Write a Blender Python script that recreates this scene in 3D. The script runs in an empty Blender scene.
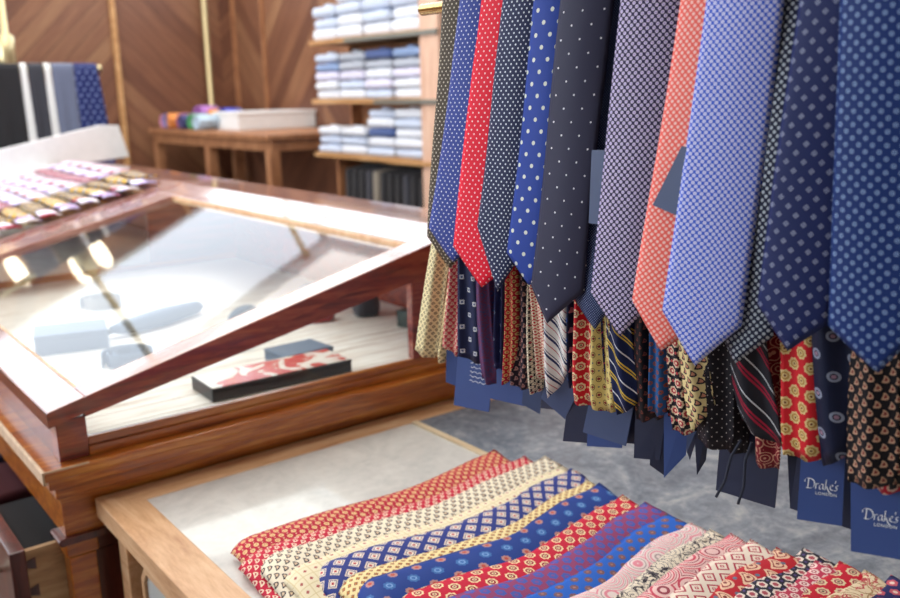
import bpy, bmesh, math, random
from mathutils import Vector, Matrix
random.seed(7)
COL = bpy.context.scene.collection
SC = bpy.context.scene
PI = math.pi

# ------------------------------------------------------------------ camera
CZ = 1.50
F, YAW, PIT, ROL = 905.0, .912, .2262, -.0205
cy, sy, cp, sp, cr, sr = math.cos(YAW), math.sin(YAW), math.cos(PIT), math.sin(PIT), math.cos(ROL), math.sin(ROL)
FWD = Vector((cy*cp, sy*cp, -sp)); R0 = Vector((sy, -cy, 0)); U0 = R0.cross(FWD)
RGT = cr*R0 + sr*U0; UPV = -sr*R0 + cr*U0
CAM = Vector((0, 0, CZ))
def ray(x, y): return RGT*((x-450)/F) - UPV*((y-299)/F) + FWD
def atx(x, y, X): d = ray(x, y); return CAM + d*(X/d.x)
def aty(x, y, Y): d = ray(x, y); return CAM + d*(Y/d.y)
def atz(x, y, Z): d = ray(x, y); return CAM + d*((Z-CZ)/d.z)
def lid_z(X): return .965 + .2375*(X-.36)
def onlid(x, y, off=0):
    d = ray(x, y); t = (.965+off-.2375*.36-CZ)/(d.z-.2375*d.x); return CAM + d*t

cd = bpy.data.cameras.new('camera'); cam = bpy.data.objects.new('camera', cd); COL.objects.link(cam)
M = Matrix((RGT, UPV, -FWD)).transposed().to_4x4(); M.translation = CAM
cam.matrix_world = M
cd.sensor_width = 36; cd.lens = F/900*36; cd.clip_start = .02
cd.dof.use_dof = True; cd.dof.focus_distance = 1.10; cd.dof.aperture_fstop = 4.4
SC.camera = cam

# ------------------------------------------------------------------ materials
def lin(h):
    if isinstance(h, tuple): return h if len(h) == 4 else (*h, 1)
    h = h.lstrip('#'); c = [int(h[i:i+2], 16)/255 for i in (0, 2, 4)]
    return tuple((v/12.92 if v <= .04045 else ((v+.055)/1.055)**2.4) for v in c) + (1,)
class NT:
    def __init__(s, name):
        s.m = bpy.data.materials.new(name); s.m.use_nodes = True
        s.t = s.m.node_tree; s.t.nodes.clear()
        s.out = s.n('ShaderNodeOutputMaterial')
    def n(s, k, **kw):
        a = s.t.nodes.new(k)
        for q, v in kw.items(): setattr(a, q, v)
        return a
    def l(s, a, b): s.t.links.new(a, b)
    def put(s, v, i):
        if hasattr(v, 'is_output') or isinstance(v, bpy.types.NodeSocket): s.l(v, i)
        else: i.default_value = v
    def m_(s, op, a, b=None, c=None):
        k = s.n('ShaderNodeMath', operation=op)
        s.put(a, k.inputs[0])
        if b is not None: s.put(b, k.inputs[1])
        if c is not None: s.put(c, k.inputs[2])
        return k.outputs[0]
    def mix(s, f, a, b):
        k = s.n('ShaderNodeMix', data_type='RGBA')
        s.put(f, k.inputs[0]); s.put(a, k.inputs[6]); s.put(b, k.inputs[7])
        return k.outputs[2]
    def ramp(s, f, stops):
        k = s.n('ShaderNodeValToRGB'); e = k.color_ramp.elements
        while len(e) < len(stops): e.new(.5)
        for q, (p, c) in zip(e, stops): q.position = p; q.color = lin(c)
        s.put(f, k.inputs[0]); return k.outputs[0]
    def noise(s, vec, scale, detail=3, rough=.5, dist=0):
        k = s.n('ShaderNodeTexNoise'); s.l(vec, k.inputs['Vector'])
        k.inputs['Scale'].default_value = scale; k.inputs['Detail'].default_value = detail
        k.inputs['Roughness'].default_value = rough; k.inputs['Distortion'].default_value = dist
        return k.outputs['Fac']
    def obj(s): return s.n('ShaderNodeTexCoord').outputs['Object']
    def mapped(s, vec, sc, rot=(0, 0, 0)):
        k = s.n('ShaderNodeMapping'); s.l(vec, k.inputs[0]); k.inputs['Scale'].default_value = sc
        k.inputs['Rotation'].default_value = rot; return k.outputs[0]
    def bsdf(s, col, rough=.5, metal=0, coat=0, sheen=0, bump=None, bs=.1, spec=.5, coat_r=.08):
        k = s.n('ShaderNodeBsdfPrincipled')
        s.put(col, k.inputs['Base Color']); s.put(rough, k.inputs['Roughness'])
        k.inputs['Metallic'].default_value = metal; k.inputs['Coat Weight'].default_value = coat
        k.inputs['Coat Roughness'].default_value = coat_r
        k.inputs['Sheen Weight'].default_value = sheen
        k.inputs['Specular IOR Level'].default_value = spec
        if bump is not None:
            b = s.n('ShaderNodeBump'); b.inputs['Strength'].default_value = bs; b.inputs['Distance'].default_value = .01
            s.l(bump, b.inputs['Height']); s.l(b.outputs[0], k.inputs['Normal'])
        s.l(k.outputs[0], s.out.inputs[0]); return s.m

def plain(name, col, rough=.5, metal=0, coat=0, var=.06, sc=30, sheen=0):
    t = NT(name); v = t.obj(); nz = t.noise(v, sc)
    c = lin(col); a = tuple(max(0, x*(1-var)) for x in c[:3])+(1,); b = tuple(min(1, x*(1+var)) for x in c[:3])+(1,)
    return t.bsdf(t.mix(nz, a, b), rough, metal, coat, sheen)

def wood(name, dark, mid, light, stretch=(1, 12, 12), sc=3, rough=.35, coat=.0, coat_r=.1, bs=.06):
    """grain runs along the axis whose stretch is smallest"""
    t = NT(name); v = t.mapped(t.obj(), stretch)
    n1 = t.noise(v, sc, 5, .6, .6); n2 = t.noise(v, sc*7, 3, .6)
    f = t.m_('ADD', t.m_('MULTIPLY', n1, .75), t.m_('MULTIPLY', n2, .25))
    c = t.ramp(f, [(.3, dark), (.5, mid), (.7, light)])
    return t.bsdf(c, rough, 0, coat, bump=n2, bs=bs, coat_r=coat_r)

def chevron(name, axis, center, up):
    """diagonal planks meeting at vertical seams, object space"""
    t = NT(name); sep = t.n('ShaderNodeSeparateXYZ'); t.l(t.obj(), sep.inputs[0])
    h = t.m_('SUBTRACT', sep.outputs[axis], center)
    W = 1.86
    hh = t.m_('PINGPONG', h, W/2)
    side = t.m_('FLOOR', t.m_('DIVIDE', h, W/2))
    z = sep.outputs[2]
    a = t.m_('ADD', z, hh) if up else t.m_('SUBTRACT', z, hh)
    b = t.m_('SUBTRACT', z, hh) if up else t.m_('ADD', z, hh)
    q = t.m_('DIVIDE', a, .17); idx = t.m_('FLOOR', q); fr = t.m_('FRACT', q)
    cb = t.n('ShaderNodeCombineXYZ'); t.l(idx, cb.inputs[0]); t.l(side, cb.inputs[1])
    wn = t.n('ShaderNodeTexWhiteNoise', noise_dimensions='3D'); t.l(cb.outputs[0], wn.inputs[0])
    gv = t.n('ShaderNodeCombineXYZ'); t.l(t.m_('MULTIPLY', a, 16), gv.inputs[0]); t.l(t.m_('MULTIPLY', b, 1.6), gv.inputs[1])
    t.l(t.m_('MULTIPLY', idx, 3.7), gv.inputs[2])
    g = t.noise(gv.outputs[0], 1.5, 4, .6, .4)
    f = t.m_('ADD', t.m_('MULTIPLY', wn.outputs[0], .5), t.m_('MULTIPLY', g, .5))
    c = t.ramp(f, [(.15, '#5a382b'), (.5, '#7d533d'), (.85, '#9d7554')])
    gap = t.m_('LESS_THAN', fr, .035)
    c = t.mix(gap, c, lin('#3f241a'))
    return t.bsdf(c, .42, bump=g, bs=.1)

def fabric(name, bg, elems=(), rough=.55, sheen=0, bg2=None, bgsc=8, k=1.0):
    """silk: UV in millimetres. elems are drawn in order."""
    t = NT(name)
    uv = t.n('ShaderNodeUVMap'); uv.uv_map = 'UVMap'
    vm = t.n('ShaderNodeVectorMath', operation='SCALE'); t.l(uv.outputs[0], vm.inputs[0]); vm.inputs['Scale'].default_value = 1/k
    UVS = vm.outputs[0]
    sep = t.n('ShaderNodeSeparateXYZ'); t.l(UVS, sep.inputs[0])
    U, V = sep.outputs[0], sep.outputs[1]
    col = lin(bg)
    if bg2:
        nz = t.noise(uv.outputs[0], bgsc/100, 4, .6); col = t.mix(t.m_('GREATER_THAN', nz, .5), lin(bg), lin(bg2))
    cache = {}
    def rot(a):
        if a == 0: return U, V
        k = ('r', a)
        if k not in cache:
            c, s = math.cos(math.radians(a)), math.sin(math.radians(a))
            cache[k] = (t.m_('ADD', t.m_('MULTIPLY', U, c), t.m_('MULTIPLY', V, s)),
                        t.m_('SUBTRACT', t.m_('MULTIPLY', V, c), t.m_('MULTIPLY', U, s)))
        return cache[k]
    def cell(px, py, st, a, dx, dy):
        k = (px, py, st, a, dx, dy)
        if k not in cache:
            u, v = rot(a)
            vv = t.m_('DIVIDE', t.m_('ADD', v, dy), py); row = t.m_('FLOOR', vv)
            par = t.m_('MODULO', t.m_('ABSOLUTE', row), 2)
            uu = t.m_('DIVIDE', t.m_('ADD', u, dx), px)
            if st: uu = t.m_('ADD', uu, t.m_('MULTIPLY', par, .5))
            x = t.m_('MULTIPLY', t.m_('SUBTRACT', t.m_('FRACT', uu), .5), px)
            y = t.m_('MULTIPLY', t.m_('SUBTRACT', t.m_('FRACT', vv), .5), py)
            cache[k] = (x, y, par)
        return cache[k]
    for e in elems:
        sh = e['s']; c = lin(e['c'])
        if sh == 'stripe':          # diagonal bands
            u, v = rot(e.get('a', 45)); f = t.m_('MODULO', t.m_('ADD', u, 10000), e['p'])
            mk = t.m_('MULTIPLY', t.m_('GREATER_THAN', f, e['b'][0]), t.m_('LESS_THAN', f, e['b'][1]))
        elif sh == 'vor':           # nested organic rings
            vo = t.n('ShaderNodeTexVoronoi', feature='F1'); t.l(UVS, vo.inputs['Vector'])
            vo.inputs['Scale'].default_value = 1/e['p']
            vo.inputs['Randomness'].default_value = e.get('rnd', .8)
            d = vo.outputs['Distance']
            f = t.m_('FRACT', t.m_('MULTIPLY', d, e['k']))
            mk = t.m_('MULTIPLY', t.m_('GREATER_THAN', f, e['b'][0]), t.m_('LESS_THAN', f, e['b'][1]))
            if 'dmin' in e: mk = t.m_('MULTIPLY', mk, t.m_('GREATER_THAN', d, e['dmin']))
            if 'dmax' in e: mk = t.m_('MULTIPLY', mk, t.m_('LESS_THAN', d, e['dmax']))
        elif sh == 'noise':
            nz = t.noise(UVS, 1/e['p'], 3, .6, e.get('dist', 1.5))
            mk = t.m_('MULTIPLY', t.m_('GREATER_THAN', nz, e['b'][0]), t.m_('LESS_THAN', nz, e['b'][1]))
        else:
            px, py = e['p']; x, y, par = cell(px, py, e.get('st', 1), e.get('a', 0), e.get('dx', 0), e.get('dy', 0))
            if 'asp' in e: x = t.m_('MULTIPLY', x, e['asp'])
            if 'tilt' in e: x = t.m_('ADD', x, t.m_('MULTIPLY', y, e['tilt']))
            ax, ay = t.m_('ABSOLUTE', x), t.m_('ABSOLUTE', y)
            if sh == 'd': d = t.m_('ADD', ax, ay)
            elif sh == 'q': d = t.m_('MAXIMUM', ax, ay)
            else:
                if sh == 't':       # teardrop with a bent tail
                    RR = e['r'][1]
                    x = t.m_('ADD', x, t.m_('MULTIPLY', t.m_('MULTIPLY', y, y), .3/RR))
                    yc = t.m_('MAXIMUM', t.m_('MINIMUM', t.m_('DIVIDE', y, RR), 1.3), -1.3)
                    x = t.m_('MULTIPLY', x, t.m_('ADD', 1.25, t.m_('MULTIPLY', yc, .55)))
                    y = t.m_('MULTIPLY', y, .78)
                d = t.m_('SQRT', t.m_('ADD', t.m_('MULTIPLY', x, x), t.m_('MULTIPLY', y, y)))
                if sh == 'f':
                    an = t.m_('ARCTAN2', y, x)
                    d = t.m_('MULTIPLY', d, t.m_('ADD', 1, t.m_('MULTIPLY', t.m_('SINE', t.m_('MULTIPLY', an, e.get('n', 6))), .08)))
            r0, r1 = e['r']
            mk = t.m_('LESS_THAN', d, r1)
            if r0 > 0: mk = t.m_('MULTIPLY', mk, t.m_('GREATER_THAN', d, r0))
            if 'par' in e: mk = t.m_('MULTIPLY', mk, par if e['par'] else t.m_('SUBTRACT', 1, par))
        col = t.mix(mk, col, c)
    tw = t.n('ShaderNodeTexWave'); tw.inputs['Scale'].default_value = .55
    mp = t.n('ShaderNodeMapping'); mp.inputs['Rotation'].default_value = (0, 0, math.radians(60))
    t.l(uv.outputs[0], mp.inputs[0]); t.l(mp.outputs[0], tw.inputs[0])
    return t.bsdf(col, rough, sheen=sheen, bump=tw.outputs['Fac'], bs=.05, spec=.18)
def E(s, p, r, c, **k): return dict(s=s, p=p, r=r, c=c, **k)
def ring(p, r, c, c2=None, **k):
    o = [E('c', p, (r*.5, r), c, **k)]
    if c2: o.append(E('c', p, (0, r*.28), c2, **k))
    return o

RED = '#d11f3c'; NAVY = '#1b2450'; CREAM = '#efe3c4'; ROYAL = '#21409a'
P = {}
def fab(key, *a, **k): P[key] = fabric(key, *a, **k)
# upper row
fab('olive_pin', '#4a4034', [E('c', (6, 3.4), (0, .85), '#d9cfb8')], k=1.4)
fab('blue_pin', '#34479a', [E('c', (6.4, 3.6), (0, .8), '#e9eef8')], k=1.4)
fab('red_pin', '#ee1838', [E('c', (7, 3.9), (0, .85), '#fde8ea')], k=1.4)
fab('navy_pin', '#232c52', [E('c', (5.6, 3.2), (0, .85), '#dde4ee')], k=1.4)
fab('royal_spot', '#2a46a0', [E('c', (17, 11), (0, 2.1), '#dfe6d8')], k=1.25)
fab('charcoal_pin', '#37384f', [E('c', (21, 12), (0, .95), '#e8e9f0')], k=1.25)
fab('micro_navy', '#232d58', [E('q', (3.4, 1.7), (0, .42), '#9db1d4')])
fab('lilac_ring', '#332c54', [E('c', (6.4, 3.2), (0, 1.72), '#d8cdec'), E('c', (6.4, 3.2), (0, .7), '#a79bd0')], k=1.15)
fab('coral_ring', '#f26a60', [E('c', (6, 3), (0, 1.55), '#fcb9b0'), E('c', (6, 3), (0, .6), '#fde3de'), E('q', (6, 3), (0, .4), '#ef5148', dx=3)], k=1.2)
fab('sky_ring', '#3f60d4', [E('c', (6.4, 3.2), (0, 1.85), '#ccd0f2'), E('c', (6.4, 3.2), (0, .6), '#b4bdf0')], k=1.1)
fab('black_grain', '#1d2540', [E('c', (5.0, 2.5), (0, 1.15), '#b4bec9')], k=1.5)
fab('navy_diamond', '#1c2759', [E('d', (13.5, 6.9), (0, 2.5), '#868ea8'), E('d', (13.5, 6.9), (.9, 1.5), '#2b3566')], k=1.15)
fab('blue_ring', '#19326e', ring((10.5, 5.0), 1.8, '#86a0c8', '#5f7ebb'), k=1.1)
fab('navy_dim', '#18234c', [E('c', (8, 4), (0, .8), '#5b6a95')])
# lower row
fab('yellow_chain', '#eee0b0', [E('d', (5.4, 3.2), (0, 1.6), '#4f3f2a'), E('c', (5.4, 3.2), (0, .6), '#e8dcae')], k=1.7)
fab('pink_red_small', '#d2485a', [E('t', (6, 4), (0, 1.7), '#f3dfc4'), E('c', (6, 4), (0, .6), '#b3283e')], k=1.3)
fab('navy_square', '#22294c', [E('q', (15, 11), (0, 1.9), '#d7dbe0'), E('q', (15, 11), (0, .9), '#40507e')], k=1.7)
fab('burgundy', '#6c3355', [E('noise', 2.2, None, '#39406e', b=(.52, 1)), E('c', (5, 4), (0, .6), '#a0526a')] if False else [dict(s='noise', p=2.5, b=(.52, 1), c='#3d4578')])
fab('navy_plain', '#252e5a', [E('c', (15, 15), (0, 2.2), '#8794b4'), E('c', (15, 15), (0, 1.3), '#252e5a')], k=1.3)
fab('red_gold', '#b51d35', [E('f', (5, 4.4), (0, 1.7), '#d8bf7e'), E('c', (5, 4.4), (0, .7), '#7e1726')], k=1.3)
fab('brown_pink', '#231d2c', [E('t', (11, 8), (1, 2.7), '#b58a83'), E('c', (11, 8), (0, .8), '#8b3444')], k=0.9)
fab('black_chain', '#25222c', [E('c', (5, 3.2), (.5, 1.9), '#eadfc6'), E('c', (9, 9), (0, 1.0), '#a93344')], k=1.3)
fab('red_chain', '#bf2136', [E('c', (6.2, 4.8), (1.0, 2.5), '#f1e2cb'), E('q', (6.2, 4.8), (0, .9), '#efdcc4', dx=3.1)], k=1.3)
fab('white_stripe', '#e9e6e4', [dict(s='stripe', p=17, b=(0, 2.6), c='#222c5a', a=40), dict(s='stripe', p=17, b=(4.2, 5.2), c='#222c5a', a=40), dict(s='stripe', p=17, b=(11, 12), c='#b5485a', a=40)])
fab('navy_flower', '#1e2648', [E('f', (12, 10), (0, 2.6), '#2f5fb8', par=0), E('t', (12, 10), (0, 2.2), '#c78aa0', par=1)], k=1.3)
fab('red_medallion', '#d2202f', [E('f', (13, 10.5), (0, 4.2), '#efe0b6', n=8), E('c', (13, 10.5), (1.4, 2.6), '#c1504a'), E('c', (13, 10.5), (0, .8), '#5f3a2e'), E('c', (13, 10.5), (0, 1.1), '#f0d8a0', dx=6.5)], k=1.3)
fab('navy_pink_stripe', '#1f2548', [dict(s='stripe', p=15, b=(0, 1.6), c='#b5306a', a=-50), dict(s='stripe', p=15, b=(7, 8), c='#4a5aa0', a=-50)])
fab('yellow_oval', '#e3cf86', [E('c', (10, 8), (2.3, 3.2), '#8a6a40', asp=1.4), E('d', (10, 8), (0, 1.7), '#8c2f38'), E('c', (10, 8), (0, .7), '#2d4a6a', dx=5)], k=1.3)
fab('navy_yellow_stripe', '#1c2650', [dict(s='stripe', p=24, b=(0, 1.5), c='#e5c54a', a=38), dict(s='stripe', p=24, b=(2.8, 4.3), c='#e5c54a', a=38), dict(s='stripe', p=24, b=(12, 13.4), c='#e4e6ee', a=38)])
fab('black_rust', '#1c191f', [E('t', (12, 9), (0, 2.3), '#7e4236'), E('c', (12, 9), (0, .9), '#2a2a35')], k=0.9)
fab('blue_rust', '#2b5f9c', [E('f', (7.5, 6), (0, 2.0), '#9a5648'), E('c', (7.5, 6), (0, .7), '#3a4a80')], k=1.3)
fab('black_floral', '#23202a', [E('f', (12, 9), (0, 4.1), '#e8d0b4', n=8), E('f', (12, 9), (0, 2.6), '#c2424c', n=8), E('c', (12, 9), (0, 1.1), '#f0dcc0'), E('c', (12, 9), (0, 1.3), '#c04a50', dx=6), E('c', (12, 9), (0, .7), '#e8cfae', dx=3, dy=2.2)], k=1.3)
fab('yellow_paisley', '#ead9a0', [E('t', (9.5, 8), (0, 3.0), '#2c2530'), E('t', (9.5, 8), (0, 1.6), '#c98a70')], k=1.0)
fab('black_pin', '#1a171f', [E('c', (7, 4), (0, .55), '#b8b2b0')], k=1.3)
fab('grey_stripe', '#23232c', [dict(s='stripe', p=30, b=(0, 2.5), c='#a01f3c', a=42), dict(s='stripe', p=30, b=(4.2, 6.5), c='#a01f3c', a=42), dict(s='stripe', p=30, b=(14, 15.5), c='#cdd3da', a=42)])
fab('red_paisley', '#7d1c2c', [dict(s='vor', p=9, k=4, b=(.2, .5), c='#d0a088')], k=1.3)
fab('red_octagon', '#c8202c', [E('f', (15, 10.5), (0, 4.6), '#d9c48a', n=8), E('c', (15, 10.5), (1.8, 3.2), '#b08a4a'), E('c', (15, 10.5), (0, .9), '#6e3b26')], k=1.3)
fab('navy_target', '#161d38', [E('c', (24, 15), (2.3, 4.0), '#8a93a8'), E('c', (24, 15), (0, 1.5), '#9a7a90')], k=1.3)
fab('black_paisley', '#15131a', [E('t', (11.5, 8.5), (0, 2.9), '#c09a80'), E('t', (11.5, 8.5), (0, 1.5), '#7a3632')], k=0.95)
fab('red_floral', '#b51f34', [E('f', (8, 7), (0, 2.8), '#d8b8a8', n=6), E('c', (8, 7), (0, 1.1), '#7a2030')], k=1.3)
# table row
fab('t_red_gold', '#b81036', [E('c', (12, 7.5), (1.5, 3.0), '#e8cf92'), E('c', (12, 7.5), (0, .9), '#e8cf92'), E('c', (12, 7.5), (0, .8), '#f0dcb0', dx=6)], k=1.5)
fab('t_red_tear', '#c41039', [E('t', (11, 7.5), (0, 2.9), '#f3dfc4', a=90), E('t', (11, 7.5), (0, 1.4), '#b5203a', a=90)], k=1.5)
fab('t_cream_tear', '#f1e6ce', [E('t', (12, 8), (0, 3.1), '#3a2f38', a=90), E('t', (12, 8), (0, 1.6), '#e4c9a8', a=90)], k=1.5)
fab('t_cream_grid', '#efe3c2', [E('q', (13, 13), (5.9, 6.5), '#dccb9c', st=0), E('d', (13, 13), (0, 2.3), '#b05550', st=0)], k=1.5)
fab('t_navy_lattice', '#2b3a86', [E('q', (16, 16), (0, 5.2), '#eeddc8', st=0, a=45), E('q', (16, 16), (0, 4.0), '#28357c', st=0, a=45), E('q', (16, 16), (0, 3.2), '#f0e2d0', st=0, a=45), E('q', (16, 16), (0, 1.5), '#b53a44', st=0, a=45)], k=1.5)
fab('t_yellow_rust', '#ecd9a0', [E('d', (9, 6), (1.2, 2.8), '#8d4a36'), E('c', (9, 6), (0, 1), '#c8822e')], k=1.5)
fab('t_royal_medal', '#1b3d8c', [E('f', (24, 10.5), (0, 4.6), '#3d70b0', n=8, par=0), E('c', (24, 10.5), (1.6, 2.6), '#7fa6d8', par=0), E('f', (24, 10.5), (0, 3.7), '#b98b86', n=8, par=1), E('c', (24, 10.5), (0, 1.7), '#c05040', par=1)], k=1.9)
fab('t_red_ring', '#cc1238', [E('f', (20, 9.5), (0, 5.0), '#f3dfae', n=8), E('c', (20, 9.5), (1.8, 3.4), '#a3283a'), E('c', (20, 9.5), (0, .9), '#7a2a30')], k=1.7)
fab('t_mauve_oval', '#94406e', [E('f', (16, 9), (0, 4.2), '#4a5bb0', n=6, asp=.85), E('c', (16, 9), (0, 1.6), '#7a5096')], k=1.7)
fab('t_blue_brown', '#1f62c6', [E('f', (17, 9), (0, 3.7), '#7a5a62', n=8), E('c', (17, 9), (0, 1.2), '#b0766a')], k=1.7)
fab('t_pink_swirl', '#f0dcd6', [dict(s='vor', p=30, k=7, b=(.3, .55), c='#e8909e'), dict(s='vor', p=30, k=7, b=(.8, .95), c='#b9a3a0'), dict(s='vor', p=30, k=3, b=(0, .35), c='#f3c9c9', dmax=.18)], k=1.5)
fab('t_black_swirl', '#e9dcc6', [dict(s='noise', p=16, b=(.56, .75), c='#2a2530', dist=2.5), dict(s='vor', p=26, k=6, b=(.2, .36), c='#6f6468'), dict(s='noise', p=10, b=(.3, .36), c='#b8a894')], k=1.5)
fab('t_rose_paisley', '#f0c8c2', [dict(s='vor', p=32, k=6, b=(.1, .35), c='#d24a60'), dict(s='vor', p=32, k=6, b=(.6, .75), c='#a04050'), dict(s='vor', p=32, k=2, b=(0, .3), c='#e0697a', dmax=.14)], k=1.5)
fab('t_cream_diamond', '#f2e2d0', [E('q', (18, 18), (4.4, 6.3), '#b83a4c', st=0, a=45), E('q', (18, 18), (0, 2.0), '#c2505c', st=0, a=45), E('q', (18, 18), (0, .9), '#f0d8c8', st=0, a=45)], k=1.5)
fab('t_red_paisley', '#c3202f', [E('t', (26, 20), (0, 8.5), '#efc9a8', a=60), E('t', (26, 20), (4.6, 5.8), '#a02a34', a=60), E('c', (26, 20), (0, 2), '#8a2a30', a=60), E('c', (26, 20), (0, 2.4), '#6a7a90', dx=13)], k=1.5)
fab('t_black_flower', '#2a2636', [E('f', (17, 10.5), (0, 5.3), '#efe0d4', n=6), E('f', (17, 10.5), (0, 2.9), '#b8505c', n=6), E('c', (17, 10.5), (0, 1.4), '#5a4a86', dx=8.5)], k=1.5)
fab('t_pink_medal', '#c83a58', [E('f', (14, 9), (0, 4.6), '#f3d8d0', n=8), E('c', (14, 9), (1.3, 2.5), '#b03a50')], k=1.5)
fab('t_red_medal', '#cc1c34', [E('f', (22, 13), (0, 6.2), '#e6d2a8', n=8), E('c', (22, 13), (2.4, 4.0), '#a5525a'), E('c', (22, 13), (0, 1.4), '#5a2a30')], k=1.5)
fab('t_cream_olive', '#ead7b4', [dict(s='vor', p=18, k=5, b=(.2, .45), c='#b08a5a'), dict(s='noise', p=14, b=(.55, .62), c='#c0404c')], k=1.5)
fab('t_navy_red', '#272a60', [E('f', (18, 12), (0, 5), '#c85a66', n=6), E('c', (18, 12), (0, 2.2), '#e5d0c0')], k=1.5)
# far case ties
fab('f_white_red', '#efe9ee', [dict(s='stripe', p=120, b=(0, 42), c='#a02a44', a=50), dict(s='stripe', p=120, b=(70, 84), c='#b8aee0', a=50)])
fab('f_lavender', '#c9c0ee', [dict(s='stripe', p=130, b=(0, 40), c='#f3eef0', a=50), dict(s='stripe', p=130, b=(70, 90), c='#8d2a48', a=50)])
fab('f_navy_yellow', '#2a3052', [E('f', (38, 26), (0, 9), '#e8b838', n=6), E('c', (38, 26), (0, 6), '#efe9dc', dx=19)])
fab('f_yellow_white', '#2b3258', [E('f', (44, 40), (0, 16), '#ecb92c', n=5), E('c', (44, 40), (0, 9), '#efe9dc', dx=22)])
fab('f_maroon', '#8d2c46', [dict(s='stripe', p=40, b=(0, 9), c='#efe6ea', a=35)])

MAHOG = wood('mahogany_side', '#4c1612', '#8c3024', '#bd5c38', (2, 14, 26), 2.6, .22, .9, .06)
MAHOGY = wood('mahogany_front', '#3f1210', '#74281f', '#a4492c', (14, 2, 26), 2.6, .25, .9, .08)
LIDW = wood('reflection_paled_mahogany', '#85524a', '#ab786a', '#c8988a', (2, 16, 16), 2.6, .2, 1, .05)  # pale reflection on the lid top is put into this wood colour
LIDWY = wood('reflection_paled_mahogany_cross', '#85524a', '#ab786a', '#c8988a', (16, 2, 16), 2.6, .2, 1, .05)  # cross-grain version, with the same reflected paleness in its colour
CABW = wood('amber_walnut', '#6e3014', '#bb661f', '#e09c42', (2, 16, 30), 2.4, .28, .7, .1)
CABWY = wood('amber_walnut_cross', '#5a2812', '#9b5220', '#c67a32', (16, 2, 30), 2.4, .3, .7, .1)
DARKW = wood('dark_red_mahogany', '#2a0c08', '#57201a', '#7d3522', (20, 20, 2), 2, .28, .7, .1)
TABW = wood('tan_oak', '#b8845a', '#d8ab80', '#ebc8a0', (2.5, 16, 16), 2, .42, .15, .2)
TABWY = wood('tan_oak_cross', '#b8845a', '#d8ab80', '#ebc8a0', (16, 2.5, 16), 2, .42, .15, .2)
OAKZ = wood('shelf_oak_upright', '#c99a80', '#e0b89e', '#f0d2bc', (12, 12, 1.5), 2, .5)
OAKY = wood('shelf_oak', '#9a6a3e', '#c3935f', '#dcb283', (12, 1.5, 12), 2, .5)
BENCH = wood('bench_oak', '#7e5238', '#a5724e', '#bf8d66', (6, 6, 3), 2, .5)
DRAWW = wood('pale_drawer_wood', '#8d6b4a', '#b8946c', '#d0b28a', (3, 20, 20), 2, .6)
STRIPW = wood('pale_maple_strip', '#cdb48e', '#e2cfae', '#efe0c6', (16, 2, 16), 2, .4, .2)
BRASS = plain('polished_brass', '#d9b765', .18, 1)
PALEB = plain('pale_brass', '#c9b98e', .32, .8)
WHITE = plain('white_card', '#eceeee', .55)
GREYP = plain('pale_grey_panel', '#b9bcba', .5)
STEELG = plain('grey_metal_edge', '#8d9088', .4, .6)
BLACKB = plain('black_box_card', '#23262c', .4)
BLUEG = plain('slate_leather', '#64748a', .5)
DARKG = plain('dark_green_leather', '#22342f', .5)
REDL = plain('red_leather', '#b2433e', .45)
TAGM = plain('navy_tag_card', '#2b4684', .55, var=.03)
TAGD = plain('dark_navy_tag_card', '#141f40', .55, var=.03)
TAGG = plain('slate_tag_card', '#3b4c74', .5, var=.03)
INK = plain('white_print', '#e6ecf4', .5, var=.01)
CORD = plain('dark_cord', '#1c2338', .7)
BLACKC = plain('black_cloth', '#17171d', .8, sheen=.2)
CHARC = plain('charcoal_cloth', '#33353f', .8, sheen=.2)
GREYC = plain('grey_cloth', '#8d8578', .8)
NAVC = plain('navy_cloth', '#232c55', .75, sheen=.3)
SLATEC = plain('slate_cloth', '#67708a', .75, sheen=.3)
MAROC = plain('maroon_cloth', '#57202a', .8)
PLASTER = plain('white_plaster', '#eceae4', .8, var=.02)
FLOORM = wood('dark_floor_boards', '#3a2618', '#5a3d28', '#75543a', (2, 12, 12), 2, .4)
spotted = fabric('f_navy_spot', '#242f66', [E('c', (40, 30), (0, 8), '#7b88b8')])

def marble(name, a, b, c, coat=.6):
    t = NT(name); v = t.obj()
    n1 = t.noise(v, 7, 6, .65, 1.4); n2 = t.noise(v, 45, 4, .7, .4)
    f = t.m_('ADD', t.m_('MULTIPLY', n1, .65), t.m_('MULTIPLY', n2, .35))
    return t.bsdf(t.ramp(f, [(.32, a), (.5, b), (.68, c)]), .2, 0, coat, coat_r=.05)
STONE_L = marble('grey_stone', '#c6c8c4', '#d8d7d2', '#e6e5df')
STONE_R = marble('blue_grey_stone', '#4e5b6a', '#7f8a96', '#b6bcbd')
def boards():
    t = NT('whitewashed_boards'); sep = t.n('ShaderNodeSeparateXYZ'); t.l(t.obj(), sep.inputs[0])
    q = t.m_('DIVIDE', sep.outputs[1], .075); fr = t.m_('FRACT', q)
    v = t.mapped(t.obj(), (2, 14, 14)); g = t.noise(v, 4, 5, .65, .6)
    c = t.ramp(g, [(.3, '#c4b2a6'), (.45, '#e6ded4'), (.62, '#f6f3ee')])
    c = t.mix(t.m_('LESS_THAN', fr, .04), c, lin('#a08d80'))
    return t.bsdf(c, .5)
BOARDS = boards()
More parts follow.
